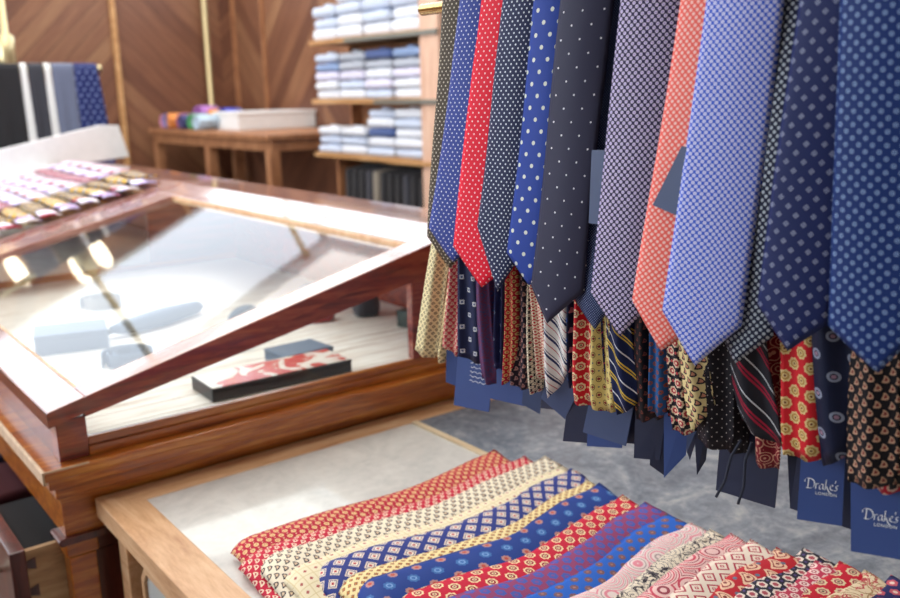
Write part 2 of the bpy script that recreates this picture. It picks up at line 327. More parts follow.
def glassmat():
    t = NT('case_glass'); tr = t.n('ShaderNodeBsdfTransparent'); gl = t.n('ShaderNodeBsdfGlossy')
    tr.inputs[0].default_value = (.97, .985, .98, 1); gl.inputs['Roughness'].default_value = .03
    fr = t.n('ShaderNodeFresnel'); fr.inputs[0].default_value = 1.5
    mx = t.n('ShaderNodeMixShader'); ge = t.n('ShaderNodeNewGeometry'); t.l(t.m_('MULTIPLY', t.m_('MULTIPLY', fr.outputs[0], 1.05), t.m_('SUBTRACT', 1, ge.outputs['Backfacing'])), mx.inputs[0]); t.l(tr.outputs[0], mx.inputs[1]); t.l(gl.outputs[0], mx.inputs[2])
    t.l(mx.outputs[0], t.out.inputs[0]); return t.m
GLASS = glassmat()
def emit(name, col, s):
    t = NT(name); e = t.n('ShaderNodeEmission'); e.inputs[0].default_value = lin(col); e.inputs[1].default_value = s
    t.l(e.outputs[0], t.out.inputs[0]); return t.m
DAY = emit('daylight_pane', '#e9f3ff', 3.7)
BULB = emit('lamp_globe_glow', '#fff0d2', 9.0)
def cover():
    t = NT('red_white_cover'); v = t.obj(); n = t.noise(v, 14, 2, .5, 1.2)
    return t.bsdf(t.ramp(n, [(.38, '#c8383c'), (.5, '#cf5a50'), (.53, '#efe6dc'), (.7, '#f4eee6')]), .25, 0, .5)
COVER = cover()

# ------------------------------------------------------------------ mesh helpers
def setloc(bm, loc): bmesh.ops.translate(bm, verts=bm.verts, vec=-Vector(loc))
def rootloc(p):
    v = Vector((0, 0, 0))
    while p is not None: v += p.location; p = p.parent
    return v
def obj(name, bm, mat, parent=None, smooth=False, loc=None):
    """vertices are given in room coordinates"""
    if parent is None:
        if loc is None:
            xs = [v.co for v in bm.verts]
            loc = Vector(((min(c.x for c in xs)+max(c.x for c in xs))/2, (min(c.y for c in xs)+max(c.y for c in xs))/2, min(c.z for c in xs)))
        setloc(bm, loc)
    else: setloc(bm, rootloc(parent))
    me = bpy.data.meshes.new(name)
    bmesh.ops.recalc_face_normals(bm, faces=bm.faces)
    bm.to_mesh(me); bm.free()
    mats = mat if isinstance(mat, (list, tuple)) else [mat]
    for q in mats: me.materials.append(q)
    if smooth:
        for p in me.polygons: p.use_smooth = True
    o = bpy.data.objects.new(name, me); COL.objects.link(o)
    if parent is None: o.location = loc
    else: o.parent = parent
    return o
def thing(name, label, cat, loc, group=None):
    o = bpy.data.objects.new(name, None); COL.objects.link(o); o.location = Vector(loc); o.empty_display_size = .05
    return tag(o, label, cat, group)
def tag(o, label, cat, group=None, kind=None):
    o['label'] = label; o['category'] = cat
    if group: o['group'] = group
    if kind: o['kind'] = kind
    return o
def struct(name, bm, mat, label=None, **k):
    o = obj(name, bm, mat, loc=Vector((0, 0, 0)), **k); o['kind'] = 'structure'
    if label: o['label'] = label
    return o
def box(bm, x0, x1, y0, y1, z0, z1, bev=0, seg=2):
    vs = [bm.verts.new((x, y, z)) for x in (x0, x1) for y in (y0, y1) for z in (z0, z1)]
    fs = [(0, 1, 3, 2), (4, 6, 7, 5), (0, 4, 5, 1), (2, 3, 7, 6), (0, 2, 6, 4), (1, 5, 7, 3)]
    ff = [bm.faces.new([vs[i] for i in f]) for f in fs]
    if bev:
        ed = list({e for f in ff for e in f.edges})
        bmesh.ops.bevel(bm, geom=ed, offset=bev, segments=seg, profile=.5, affect='EDGES')
    return bm
def B(*a, **k): return box(bmesh.new(), *a, **k)
def prism(bm, pts, ax, a0, a1, bev=0):
    """pts: 2D outline; ax: extrusion axis 'x','y','z'"""
    def mk(p, a):
        if ax == 'y': return (p[0], a, p[1])
        if ax == 'x': return (a, p[0], p[1])
        return (p[0], p[1], a)
    v0 = [bm.verts.new(mk(p, a0)) for p in pts]; v1 = [bm.verts.new(mk(p, a1)) for p in pts]
    n = len(pts); ff = [bm.faces.new(v0), bm.faces.new(v1[::-1])]
    for i in range(n): ff.append(bm.faces.new((v0[i], v0[(i+1) % n], v1[(i+1) % n], v1[i])))
    if bev:
        ed = list({e for f in ff for e in f.edges}); bmesh.ops.bevel(bm, geom=ed, offset=bev, segments=2, profile=.5, affect='EDGES')
    return bm
def tube(bm, pts, r, n=12, cap=True):
    pts = [Vector(p) for p in pts]; rings = []
    for i, p in enumerate(pts):
        d = (pts[min(i+1, len(pts)-1)] - pts[max(i-1, 0)]).normalized()
        a = d.cross(Vector((0, 0, 1)))
        if a.length < .05: a = d.cross(Vector((1, 0, 0)))
        a.normalize(); b = d.cross(a)
        rr = r[i] if isinstance(r, (list, tuple)) else r
        rings.append([bm.verts.new(p + (a*math.cos(t*2*PI/n) + b*math.sin(t*2*PI/n))*rr) for t in range(n)])
    for q, w in zip(rings, rings[1:]):
        for k in range(n): bm.faces.new((q[k], q[(k+1) % n], w[(k+1) % n], w[k]))
    if cap: bm.faces.new(rings[0][::-1]); bm.faces.new(rings[-1])
    return bm
def lathe(bm, cx, cy_, prof, n=24):
    return tube(bm, [(cx, cy_, z) for r, z in prof], [max(r, .0005) for r, z in prof], n)
def ribbon(fn, nu, nv, th, bm=None):
    """closed thin cloth body; fn(s,t)->(pos, normal, (u,v) in mm)"""
    bm = bm or bmesh.new(); uvl = bm.loops.layers.uv.get('UVMap') or bm.loops.layers.uv.new('UVMap')
    Fv, Bv, uvd = {}, {}, {}
    for i in range(nu+1):
        for j in range(nv+1):
            s, t = i/nu, j/nv; p, n, uv = fn(s, t)
            edge = (i in (0, nu)) or (j in (0, nv))
            pr = (1-abs(2*s-1)**6)**.5 * (1-abs(2*t-1)**30)**.5
            a = bm.verts.new(p + n*(th/2*pr)); Fv[i, j] = a; uvd[a] = uv
            if edge: Bv[i, j] = a
            else: b = bm.verts.new(p - n*(th/2*pr)); Bv[i, j] = b; uvd[b] = uv
    for i in range(nu):
        for j in range(nv):
            for D, rev in ((Fv, 0), (Bv, 1)):
                q = [D[i, j], D[i+1, j], D[i+1, j+1], D[i, j+1]]
                if rev:
                    if all(D[k] is Fv[k] for k in ((i, j), (i+1, j), (i+1, j+1), (i, j+1))): continue
                    q = q[::-1]
                try: f = bm.faces.new(q)
                except ValueError: continue
                for lp in f.loops: lp[uvl].uv = uvd[lp.vert]
    return bm

# ------------------------------------------------------------------ the room
struct('floor', B(-3, 3.9, -2.6, 8.0, -.05, 0), FLOORM)
struct('ceiling', B(-3, 3.9, -2.6, 8.0, 3.6, 3.68), PLASTER)
struct('wall_back', B(-3, 3.75, 7.8, 7.95, 0, 2.62), chevron('chevron_planks_back', 0, 2.60, True))
struct('wall_back_upper', B(-3, 3.75, 7.86, 7.95, 2.62, 3.6), PLASTER)
struct('wall_right', B(3.67, 3.8, -2.6, 7.8, 0, 2.62), chevron('chevron_planks_right', 1, 7.23, False))
struct('wall_right_upper', B(3.70, 3.8, -2.6, 7.8, 2.62, 3.6), PLASTER)
struct('wall_left', B(-3.05, -2.9, -2.6, 7.8, 0, 3.6), PLASTER)
struct('wall_front', B(-3, 3.8, -2.7, -2.6, 0, 3.6), PLASTER)
for k, (x0, x1) in enumerate(((-2.0, 3.62),)):
    w = bpy.data.objects.new('window_%d' % (k+1), None); COL.objects.link(w); w['kind'] = 'structure'
    obj('pane', B(x0, x1, 7.83, 7.845, 2.66, 3.56), DAY, w)
    bm = bmesh.new()
    for (a, b, c, d) in ((x0-.04, x1+.04, 2.62, 2.66), (x0-.04, x1+.04, 3.56, 3.6), (x0-.05, x0, 2.7, 3.5), (x1, x1+.05, 2.7, 3.5)):
        box(bm, a, b, 7.79, 7.85, c, d)
    obj('window_frame', bm, WHITE, w)
for k, (a0, a1) in enumerate(((2.0, 7.76),)):
    w = bpy.data.objects.new('window_2', None); COL.objects.link(w); w['kind'] = 'structure'
    obj('pane', B(3.69, 3.70, a0, a1, 2.66, 3.56), DAY, w)
    bm = bmesh.new()
    for (a, b, c, d) in ((a0-.04, a1+.04, 2.62, 2.66), (a0-.04, a1+.04, 3.56, 3.6), (a0-.05, a0, 2.7, 3.5), (a1, a1+.05, 2.7, 3.5)):
        box(bm, 3.66, 3.695, a, b, c, d)
    obj('window_frame', bm, WHITE, w)
# big street window on the left and its daylight
w = bpy.data.objects.new('window_3', None); COL.objects.link(w); w['kind'] = 'structure'
obj('pane', B(-2.88, -2.87, 2.2, 6.4, .6, 3.2), DAY, w)
bm = bmesh.new()
for y in (2.15, 3.55, 4.95, 6.4): box(bm, -2.9, -2.82, y, y+.06, .5, 3.3)
for z in (.5, 3.2): box(bm, -2.9, -2.82, 2.2, 6.46, z, z+.08)
obj('window_frame', bm, WHITE, w)
for nm, (x, y) in dict(trim_1=(2.60, 7.77),).items():
    struct(nm, B(x-.02, x+.02, y-.0, y+.03, 0, 2.62), OAKY)
struct('trim_2', B(3.64, 3.67, 7.77, 7.8, 0, 2.62), BENCH)
struct('trim_3', B(3.645, 3.67, 7.215, 7.245, 0, 2.62), BENCH)
bm = bmesh.new(); lathe(bm, 3.365, 7.72, [(.05, .0), (.05, .02), (.026, .03), (.026, 3.5), (.05, 3.58)], 16)
tag(obj('brass_pole', bm, PALEB, smooth=True), 'pale brass floor-to-ceiling pole standing behind the wooden bench', 'pole')

# ------------------------------------------------------------------ display cases
def lidpts(x0, x1, top=0, thick=.028): return [(x0, lid_z(x0)+top), (x1, lid_z(x1)+top), (x1, lid_z(x1)+top-thick), (x0, lid_z(x0)+top-thick)]
def display_case(y0, y1, label, near):
    c = thing('display_case', label, 'display case', (.93, (y0+y1)/2, 0), 'glass-lidded display cases')
    XB = 1.50
    yo = y0 + (.012 if near else 0)          # body face
    # carcass walls and base mouldings
    o_ = 1 if near else 0
    bm = bmesh.new(); box(bm, .335, XB, y0-.026*o_, y1, .8435, .863, .004, 3)
    box(bm, .3445, XB, y0-.0175*o_, y1, .823, .8432, .003, 3); box(bm, .356, XB, y0-.007*o_, y1, .7995, .8228, .003, 3)
    obj('base_moulding', bm, CABW, c)
    bm = bmesh.new()
    prism(bm, [(.362, .80), (XB, .80), (XB, .786), (.366, .786)], 'y', y0+.004, y1)
    prism(bm, [(.368, .786), (XB, .786), (XB, .716), (.368, .716)], 'y', yo+.001, y1)
    obj('frieze', bm, CABW, c)
    bm = bmesh.new()
    prism(bm, [(.352, .712), (.356, .7175), (XB, .7175), (XB, .7025), (.356, .7025)], 'y', yo-.010, yo+.05, .002)
    obj('bead_moulding', bm, DARKW, c)
    bm = bmesh.new(); box(bm, .366, .425, yo+.002, yo+.048, .672, .702, .003); box(bm, .371, .42, yo+.005, yo+.045, 0, .67, .002)
    obj('corner_post', bm, CABW, c)
    bm = bmesh.new(); box(bm, .42, XB, yo+.008, yo+.02, .672, .702); box(bm, .42, XB, yo+.012, yo+.03, .0, .668)
    obj('side_panel', bm, DARKW, c)
    bm = bmesh.new(); box(bm, .66, XB, y1-.03, y1, 0, .786); box(bm, XB-.02, XB, yo+.03, y1, 0, .786)
    box(bm, .60, XB-.02, yo+.03, y1-.03, .02, .04)
    obj('back_panel', bm, DARKW, c)
    if not near: obj('front_panel', B(.372, .39, yo+.06, y1, 0, .702), CABWY, c)
    # glazed upper box
    obj('display_floor', B(.44, XB-.03, y0+.02, y1-.02, .863, .884), BOARDS, c)
    bm = bmesh.new(); box(bm, .373, .425, y0+.006, y0+.05, .863, .9395, .0015)
    obj('corner_block', bm, MAHOG, c)
    bm = bmesh.new(); box(bm, .376, .40, y0+.05, y1, .863, .9425)
    obj('front_rail', bm, MAHOGY, c)
    bm = bmesh.new(); box(bm, .425, XB, y0+.004, y0+.022, .863, .882, .002); box(bm, .425, XB, y0+.008, y0+.022, .882, .898, .002)
    obj('side_rail', bm, CABW, c)
    obj('side_glass', prism(bmesh.new(), [(.425, .898), (1.16, .898), (1.16, lid_z(1.16)-.045), (.425, .942)], 'y', y0+.012, y0+.015), GLASS, c)
    bm = prism(bmesh.new(), [(.425, lid_z(.425)-.029), (1.222, lid_z(1.222)-.029), (1.222, 1.092), (.425, .938)], 'y', y0+.006, y0+.022)
    obj('side_stile', bm, MAHOG, c)
    bm = box(bmesh.new(), 1.158, XB, y0+.009, y0+.03, .898, 1.135); box(bm, XB-.02, XB, y0+.03, y1, .863, 1.15)
    obj('back_rail', bm, MAHOG, c)
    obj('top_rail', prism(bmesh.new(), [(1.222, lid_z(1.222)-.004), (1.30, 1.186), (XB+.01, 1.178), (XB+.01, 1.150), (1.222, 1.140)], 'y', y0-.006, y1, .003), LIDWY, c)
    # lid
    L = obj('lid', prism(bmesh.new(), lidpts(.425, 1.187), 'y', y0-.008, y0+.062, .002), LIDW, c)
    e = .17 if near else .06
    obj('lid_edge', prism(bmesh.new(), lidpts(.3575, 1.2205, -.0012, .0275), 'y', y0-.0092, y0-.0075), MAHOG, L)['label'] = 'dark red mahogany edge'
    obj('lid_edge', prism(bmesh.new(), [(.3568, lid_z(.358)-.0012), (.3582, lid_z(.358)-.0012), (.3582, lid_z(.358)-.028), (.3568, lid_z(.358)-.028)], 'y', y0-.0088, y1-.004), MAHOGY, L)['label'] = 'dark red mahogany edge'
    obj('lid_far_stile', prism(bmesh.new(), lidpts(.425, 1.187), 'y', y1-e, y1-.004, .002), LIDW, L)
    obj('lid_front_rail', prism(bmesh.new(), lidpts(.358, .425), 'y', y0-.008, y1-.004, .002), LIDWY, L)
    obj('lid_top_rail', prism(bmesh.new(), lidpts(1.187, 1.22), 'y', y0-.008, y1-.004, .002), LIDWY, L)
    bm = prism(bmesh.new(), lidpts(.4255, .431, -.002, .02), 'y', y0+.062, y1-e)
    prism(bm, lidpts(1.181, 1.1865, -.002, .02), 'y', y0+.062, y1-e); prism(bm, lidpts(.431, 1.181, -.002, .02), 'y', y0+.062, y0+.067)
    obj('glazing_bead', bm, TABW, L)
    obj('lid_glass', prism(bmesh.new(), lidpts(.431, 1.181, -.010, .004), 'y', y0+.067, y1-e), GLASS, L)
    return c
case1 = display_case(1.628, 3.275, 'mahogany display case with a sloping glass lid, nearest one, beside the hanging ties', True)
case2 = display_case(3.302, 4.90, 'farther glass-lidded mahogany case with striped ties laid on top', False)
# worn pale edge on the near corner of the moulding
bm = bmesh.new()
box(bm, .3335, .341, 1.603, 2.2, .838, .8642, .003)
bx = box(bm, .3335, .415, 1.6025, 1.606, .845, .8642, .0015)
obj('worn_edge', bm, plain('worn_bare_wood', '#d3b596', .6, var=.35, sc=60), case1)['label'] = 'worn pale bare edge'
# open drawer
d = thing('open_drawer', 'open wooden drawer with a small knob at the bottom left, holding dark folded cloth', 'drawer', (.30, 2.0, .50))
obj('drawer_front', B(.276, .304, 1.672, 2.55, .50, .70, .003), DARKW, d)
bm = B(.304, .60, 1.690, 1.702, .51, .688); obj('drawer_side', bm, DRAWW, d)
for z in (.535, .60, .655): obj('dovetail', prism(bmesh.new(), [(.304, z), (.322, z-.006), (.322, z+.018), (.304, z+.012)], 'y', 1.688, 1.6905), DARKW, d)
obj('drawer_bottom', B(.304, .60, 1.702, 2.54, .51, .52), DRAWW, d)
bm = bmesh.new(); tube(bm, [(.276, 1.79, .62), (.262, 1.79, .62), (.256, 1.79, .62), (.244, 1.79, .62), (.240, 1.79, .62)], [.007, .007, .015, .015, .006], 16)
obj('knob', bm, plain('ivory_knob', '#d9d2c0', .3), d, smooth=True)
for i, (x0, x1, y0, y1, z0, m, lb) in enumerate(((.31, .55, 1.73, 2.05, .522, BLACKC, 'black folded cloth lying in the open drawer, nearest the corner post'), (.31, .56, 2.07, 2.30, .522, MAROC, 'maroon folded cloth in the open drawer behind the black one'), (.31, .56, 2.32, 2.52, .522, NAVC, 'navy folded cloth at the far end of the open drawer'))):
    bm = bmesh.new()
    for k in range(4): box(bm, x0+.003*k, x1-.003*k, y0+.004*k, y1-.004*k, z0+.032*k, z0+.032*k+.031, .012, 3)
    tag(obj('folded_cloth', bm, m, smooth=True), lb, 'folded cloth', 'cloths in the open drawer')

# things inside the near case -------------------------------------------------
def flatbox(x, y, z, L, W, H, rz, mat, label, cat='box', cov=None, name='presentation_box', group=None):
    t = thing(name, label, cat, (x, y, z), group); t.rotation_euler = (0, 0, rz)
    def put(nm, bm, m): 
        me = bpy.data.meshes.new(nm); bmesh.ops.recalc_face_normals(bm, faces=bm.faces); bm.to_mesh(me); bm.free(); me.materials.append(m)
        o = bpy.data.objects.new(nm, me); COL.objects.link(o); o.parent = t; return o
    put('body', B(-L/2, L/2, -W/2, W/2, 0, H*.8, .002), mat)
    put('lid', B(-L/2-.001, L/2+.001, -W/2-.001, W/2+.001, H*.8, H, .002), mat)
    if cov: put('cover', B(-L/2+.003, L/2-.003, -W/2+.003, W/2-.003, H, H+.0012), cov)
    return t
FZ = .8845
flatbox(.86, 1.752, FZ, .33, .115, .028, -.03, BLACKB, 'black flat box with red and white patterned cover inside the near case', cov=COVER)
flatbox(.985, 1.865, FZ, .13, .10, .026, .06, BLUEG, 'slate grey flat box behind the red and white covered box', cov=BLUEG)
flatbox(.60, 2.35, FZ, .17, .12, .05, -.25, BLUEG, 'slate blue open-topped box under the glass, left of the folded umbrella')
flatbox(1.37, 1.93, FZ, .07, .06, .045, .2, DARKG, 'small dark green box at right end of the near case')
def blob(x, y, z, rx, ry, rz, mat, label, cat, name, a=0):
    bm = bmesh.new(); bmesh.ops.create_uvsphere(bm, u_segments=20, v_segments=12, radius=1)
    for v in bm.verts:
        p = v.co; p.z = max(p.z, -.55); p.x *= 1+.12*math.sin(5*p.y); v.co = Vector((p.x*rx, p.y*ry, (p.z+.55)*rz))
    bmesh.ops.rotate(bm, verts=bm.verts, cent=(0, 0, 0), matrix=Matrix.Rotation(a, 3, 'Z'))
    bmesh.ops.translate(bm, verts=bm.verts, vec=(x, y, z))
    return tag(obj(name, bm, mat, smooth=True), label, cat)
# folded umbrella: canopy roll, handle
u = thing('folded_umbrella', 'folded slate umbrella with a curved handle lying under the glass lid', 'umbrella', (.85, 2.4, FZ))
bm = bmesh.new(); tube(bm, [(.70, 2.36, FZ+.022), (.74, 2.36, FZ+.024), (.86, 2.40, FZ+.026), (.98, 2.46, FZ+.022), (1.0, 2.47, FZ+.02)], [.010, .020, .025, .018, .006], 14)
obj('canopy', bm, BLUEG, u, smooth=True)
pts = [(.70-.03*k/3, 2.36-.01*k/3, FZ+.018) for k in range(4)] + [(.67-.035*math.sin(a), 2.35+.03-.03*math.cos(a), FZ+.018) for a in (.6, 1.2, 1.8, 2.4, 3.0)]
bm = bmesh.new(); tube(bm, pts, .008, 10); obj('handle', bm, DARKG, u, smooth=True)
blob(1.02, 2.22, FZ, .055, .04, .04, BLUEG, 'slate blue leather pouch right of the folded umbrella in the case', 'pouch', 'leather_pouch', .3)
blob(.93, 2.05, FZ, .03, .022, .028, CHARC, 'small charcoal pouch between umbrella and red covered box', 'pouch', 'leather_pouch', .6)
blob(1.20, 2.15, FZ, .05, .03, .035, REDL, 'small red leather pouch near the ridge of the near case', 'pouch', 'leather_pouch', -.3)
blob(1.26, 2.30, FZ, .05, .04, .05, BLUEG, 'slate leather pouch standing behind the red pouch in the case', 'pouch', 'leather_pouch', .2)
blob(1.34, 2.12, FZ, .04, .04, .05, CHARC, 'charcoal pouch right of the red pouch, near the ridge', 'pouch', 'leather_pouch', .9)
def coil(x, y, r, mat, label):
    bm = bmesh.new()
    n = 60; pts = []
    for k in range(n+1):
        a = k/n*PI*5; rr = r*(.45+.55*k/n); pts.append((x+rr*math.cos(a), y+rr*math.sin(a)))
    prev = None
    for (px, py) in pts:
        a = bm.verts.new((px, py, FZ)); b = bm.verts.new((px, py, FZ+.032))
        dx, dy = px-x, py-y; l = math.hypot(dx, dy); c_ = bm.verts.new((px+dx/l*.003, py+dy/l*.003, FZ+.032)); d_ = bm.verts.new((px+dx/l*.003, py+dy/l*.003, FZ))
        cur = (a, b, c_, d_)
        if prev:
            for k in range(4): bm.faces.new((prev[k], prev[(k+1) % 4], cur[(k+1) % 4], cur[k]))
        prev = cur
    tag(obj('coiled_belt', bm, mat), label, 'belt')
coil(.66, 2.10, .06, BLUEG, 'coiled slate belt lying left of the small charcoal pouch')
coil(.80, 2.75, .06, GREYC, 'coiled pale grey belt at the far side of the near case')

# ------------------------------------------------------------------ stone topped table
T = thing('display_table', 'tan oak table with grey stone top, under the ties', 'table', (1.2, .7, 0))
x0, x1, y0, y1 = .424, 2.1, -.25, 1.633
bm = prism(bmesh.new(), [(x0, y1), (x1, y1), (x1-.073, y1-.069), (x0+.073, y1-.069)], 'z', .742, .78, .002); obj('frame_rail', bm, TABW, T)
bm = prism(bmesh.new(), [(x0, y0), (x1, y0), (x1-.073, y0+.069), (x0+.073, y0+.069)], 'z', .742, .78, .002); obj('frame_rail', bm, TABW, T)
bm = prism(bmesh.new(), [(x0, y1), (x0+.073, y1-.069), (x0+.073, y0+.069), (x0, y0)], 'z', .742, .78, .002); obj('frame_rail', bm, TABWY, T)
bm = prism(bmesh.new(), [(x1, y1), (x1-.073, y1-.069), (x1-.073, y0+.069), (x1, y0)], 'z', .742, .78, .002); obj('frame_rail', bm, TABWY, T)
obj('stone_panel', B(x0+.073, 1.094, y0+.069, y1-.069, .752, .7785), STONE_L, T)
obj('stone_panel', B(1.108, x1-.073, y0+.069, y1-.069, .752, .7785), STONE_R, T)['label'] = 'blue grey mottled stone panel'
obj('divider_strip', B(1.094, 1.108, y0+.069, y1-.071, .752, .7835, .001), STRIPW, T)
for (lx, ly) in ((.445, 1.545), (2.03, 1.545), (.445, -.22), (2.03, -.22)):
    obj('leg', B(lx, lx+.045, ly, ly+.045, 0, .742, .002), TABWY, T)
bm = B(.455, .475, -.17, 1.545, .69, .742); box(bm, .49, 2.03, 1.56, 1.575, .69, .742); obj('apron', bm, TABWY, T)
bm = B(.462, .470, .2, 1.50, .12, .672, .001); obj('inset_panel', bm, GREYP, T)
bm = bmesh.new()
prism(bm, [(1.50, .12), (1.512, .12), (1.512, .66), (1.49, .688), (.2, .688), (.2, .676), (1.485, .676), (1.50, .655)], 'x', .456, .470); obj('panel_edge', bm, TABWY, T)

# ------------------------------------------------------------------ ties laid on the table
tt = [  # far edge Y, left X, right X, material, label
 (1.292, .520, 1.112, 't_red_gold', 'red tie with gold medallions on the stone table, farthest of the fan'),
 (1.238, .508, 1.140, 't_red_tear', 'red tie with small cream teardrops, second from the far side of the fan'),
 (1.208, .525, 1.165, 't_cream_tear', 'cream tie with dark teardrop motifs beside the red teardrop tie'),
 (1.155, .540, 1.150, 't_cream_grid', 'cream tie with a faint grid and small red squares in the fan'),
 (1.128, .575, 1.158, 't_navy_lattice', 'navy tie with a lattice of cream and red diamonds on the table'),
 (1.072, .590, 1.146, 't_yellow_rust', 'narrow showing pale yellow tie with rust motifs between navy and royal ones'),
 (1.045, .600, 1.150, 't_royal_medal', 'royal blue tie with pale blue and rust medallions on the table'),
 (.985, .625, 1.146, 't_red_ring', 'crimson tie with cream ring medallions on the table'),
 (.940, .650, 1.152, 't_mauve_oval', 'mauve tie with blue ovals lying beside the bright blue one'),
 (.890, .680, 1.146, 't_blue_brown', 'bright blue tie with brown medallions on the table'),
 (.848, .705, 1.150, 't_pink_swirl', 'pale pink swirling paisley tie beside the bright blue one'),
 (.812, .73, 1.152, 't_black_swirl', 'cream tie with black and grey paisley swirls on the table'),
 (.782, .75, 1.160, 't_rose_paisley', 'rose pink paisley tie between the black paisley and diamond ones'),
 (.750, .77, 1.165, 't_cream_diamond', 'cream tie with red outlined diamonds on the table'),
 (.712, .79, 1.176, 't_red_paisley', 'red tie with big peach paisley motifs beside the diamond tie'),
 (.684, .81, 1.206, 't_black_flower', 'black tie with white and red flowers in the table fan'),
 (.650, .83, 1.185, 't_pink_medal', 'pink and white medallion tie just right of the black flowered one'),
 (.624, .85, 1.210, 't_red_medal', 'red tie with large cream medallions near the bottom right corner'),
 (.588, .87, 1.216, 't_cream_olive', 'cream and olive paisley tie second from the right in the fan'),
 (.556, .89, 1.230, 't_navy_red', 'navy tie with red flowers at the right end of the fan'),
]
TZ = .7795; SL = .15; WD = .135
h = .020; prevY = None
for i, (Yf, XL, XR, mk, lab) in enumerate(tt):
    if prevY is not None: h = min(.027, max(.019, h - SL*(prevY-Yf) + .0068))
    prevY = Yf; ph = i*1.3; Yf = Yf - .014; XR -= .018
    def fn(s, t, Yf=Yf, XL=XL, XR=XR, h=h, ph=ph, i=i):
        x = XL + (XR-XL)*t; y = Yf - WD*s
        g = math.exp(-((x-.86)/.13)**2)
        y += -.027*g + .004*math.sin(9*x+ph*.4) + .007*math.exp(-((x-1.06)/.06)**2)
        z = TZ + h - SL*WD*s + .0045*math.sin(PI*min(1, s*1.6)) + (.004*math.sin(14*x+.4*i)+.003*math.sin(31*x+ph))*(.3+.7*s if i else s)
        # rounded far left corner, ends turn down
        e = max(0, 1-(x-XL)/.045)
        y -= .020*e*e*(1-s)
        z -= (h*.55-.004)*e**2*(1-s*.6)
        e2 = max(0, 1-(XR-x)/.03)
        x2 = x - .016*math.sin(s*7+i)*e2*s
        z += (.006*(1-s)**2 - .005*s)*e2**2
        z = max(z, TZ+.0045)
        return Vector((x2, y, z)), Vector((0, -.17, 1)).normalized(), ((s*WD)*1000+i*13, (x)*1000)
    root = thing('folded_tie', lab, 'tie', (XL, Yf-WD/2, TZ), 'ties fanned out on the stone table')
    obj('blade', ribbon(fn, 12, 60, .0062), P[mk], root, smooth=True)
    # the folded under layer showing at the right hand end
    def fn2(s, t, Yf=Yf, XL=XL, XR=XR, h=h, i=i):
        x = XR-.10 + (.10+.006*math.sin(i*2.1))*t; y = Yf-.012 - (WD-.03)*s
        z = max(TZ+.003, TZ + h-.010 - SL*WD*s - .010*t)
        return Vector((x, y-.004*t, z)), Vector((0, -.17, 1)).normalized(), (s*WD*1000+40, x*1000)
    obj('under_fold', ribbon(fn2, 8, 8, .004), P[mk], root, smooth=True)

# ------------------------------------------------------------------ hanging rails
ZR = 1.75
LR = atx(430, 9, .838); ZL = LR.z; YL = atx(421, 9, .838).y
r = thing('tie_rail_stand', 'brass tie rail stand carrying the hanging ties', 'rail', (.80, .0, .78))
bm = bmesh.new(); tube(bm, [(.768, -.05, ZR), (.768, 1.00, ZR), (.768, 1.005, ZR)], [.011, .011, .006], 20); obj('rail', bm, BRASS, r, smooth=True)
bm = bmesh.new(); tube(bm, [(.838, -.05, ZL), (.838, YL-.004, ZL), (.838, YL, ZL)], [.0085, .0085, .006], 20); obj('rail', bm, BRASS, r, smooth=True)
bm = bmesh.new(); lathe(bm, .80, -.03, [(.07, .7795), (.07, .79), (.015, .80), (.011, .82), (.011, ZR)], 24); obj('post', bm, BRASS, r, smooth=True)
bm = bmesh.new(); tube(bm, [(.755, -.03, ZR), (.80, -.03, ZR), (.80, -.03, ZL), (.85, -.03, ZL)], .011, 14); obj('cross_bar', bm, BRASS, r, smooth=True)

def card(pts4, X, parent, mat, name='swing_tag', label=None, cord_to=None):
    """tag card from its four corners (TL, TR, BR, BL), 1.2 mm thick"""
    bm = bmesh.new(); n = (pts4[1]-pts4[0]).cross(pts4[3]-pts4[0]).normalized()*.0006
    a = [bm.verts.new(p+n) for p in pts4]; b = [bm.verts.new(p-n) for p in pts4]
    bm.faces.new(a); bm.faces.new(b[::-1])
    for i in range(4): bm.faces.new((a[i], a[(i+1) % 4], b[(i+1) % 4], b[i]))
    o = obj(name, bm, mat, parent)
    if label: o['label'] = label
    if cord_to is not None:
        bm = bmesh.new(); m = (pts4[0]+pts4[1])/2
        tube(bm, [m+Vector((0, 0, -.006)), m*.5+cord_to*.5+Vector((.002, .002, 0)), cord_to], .0008, 6); obj('cord', bm, CORD, o)
    return o

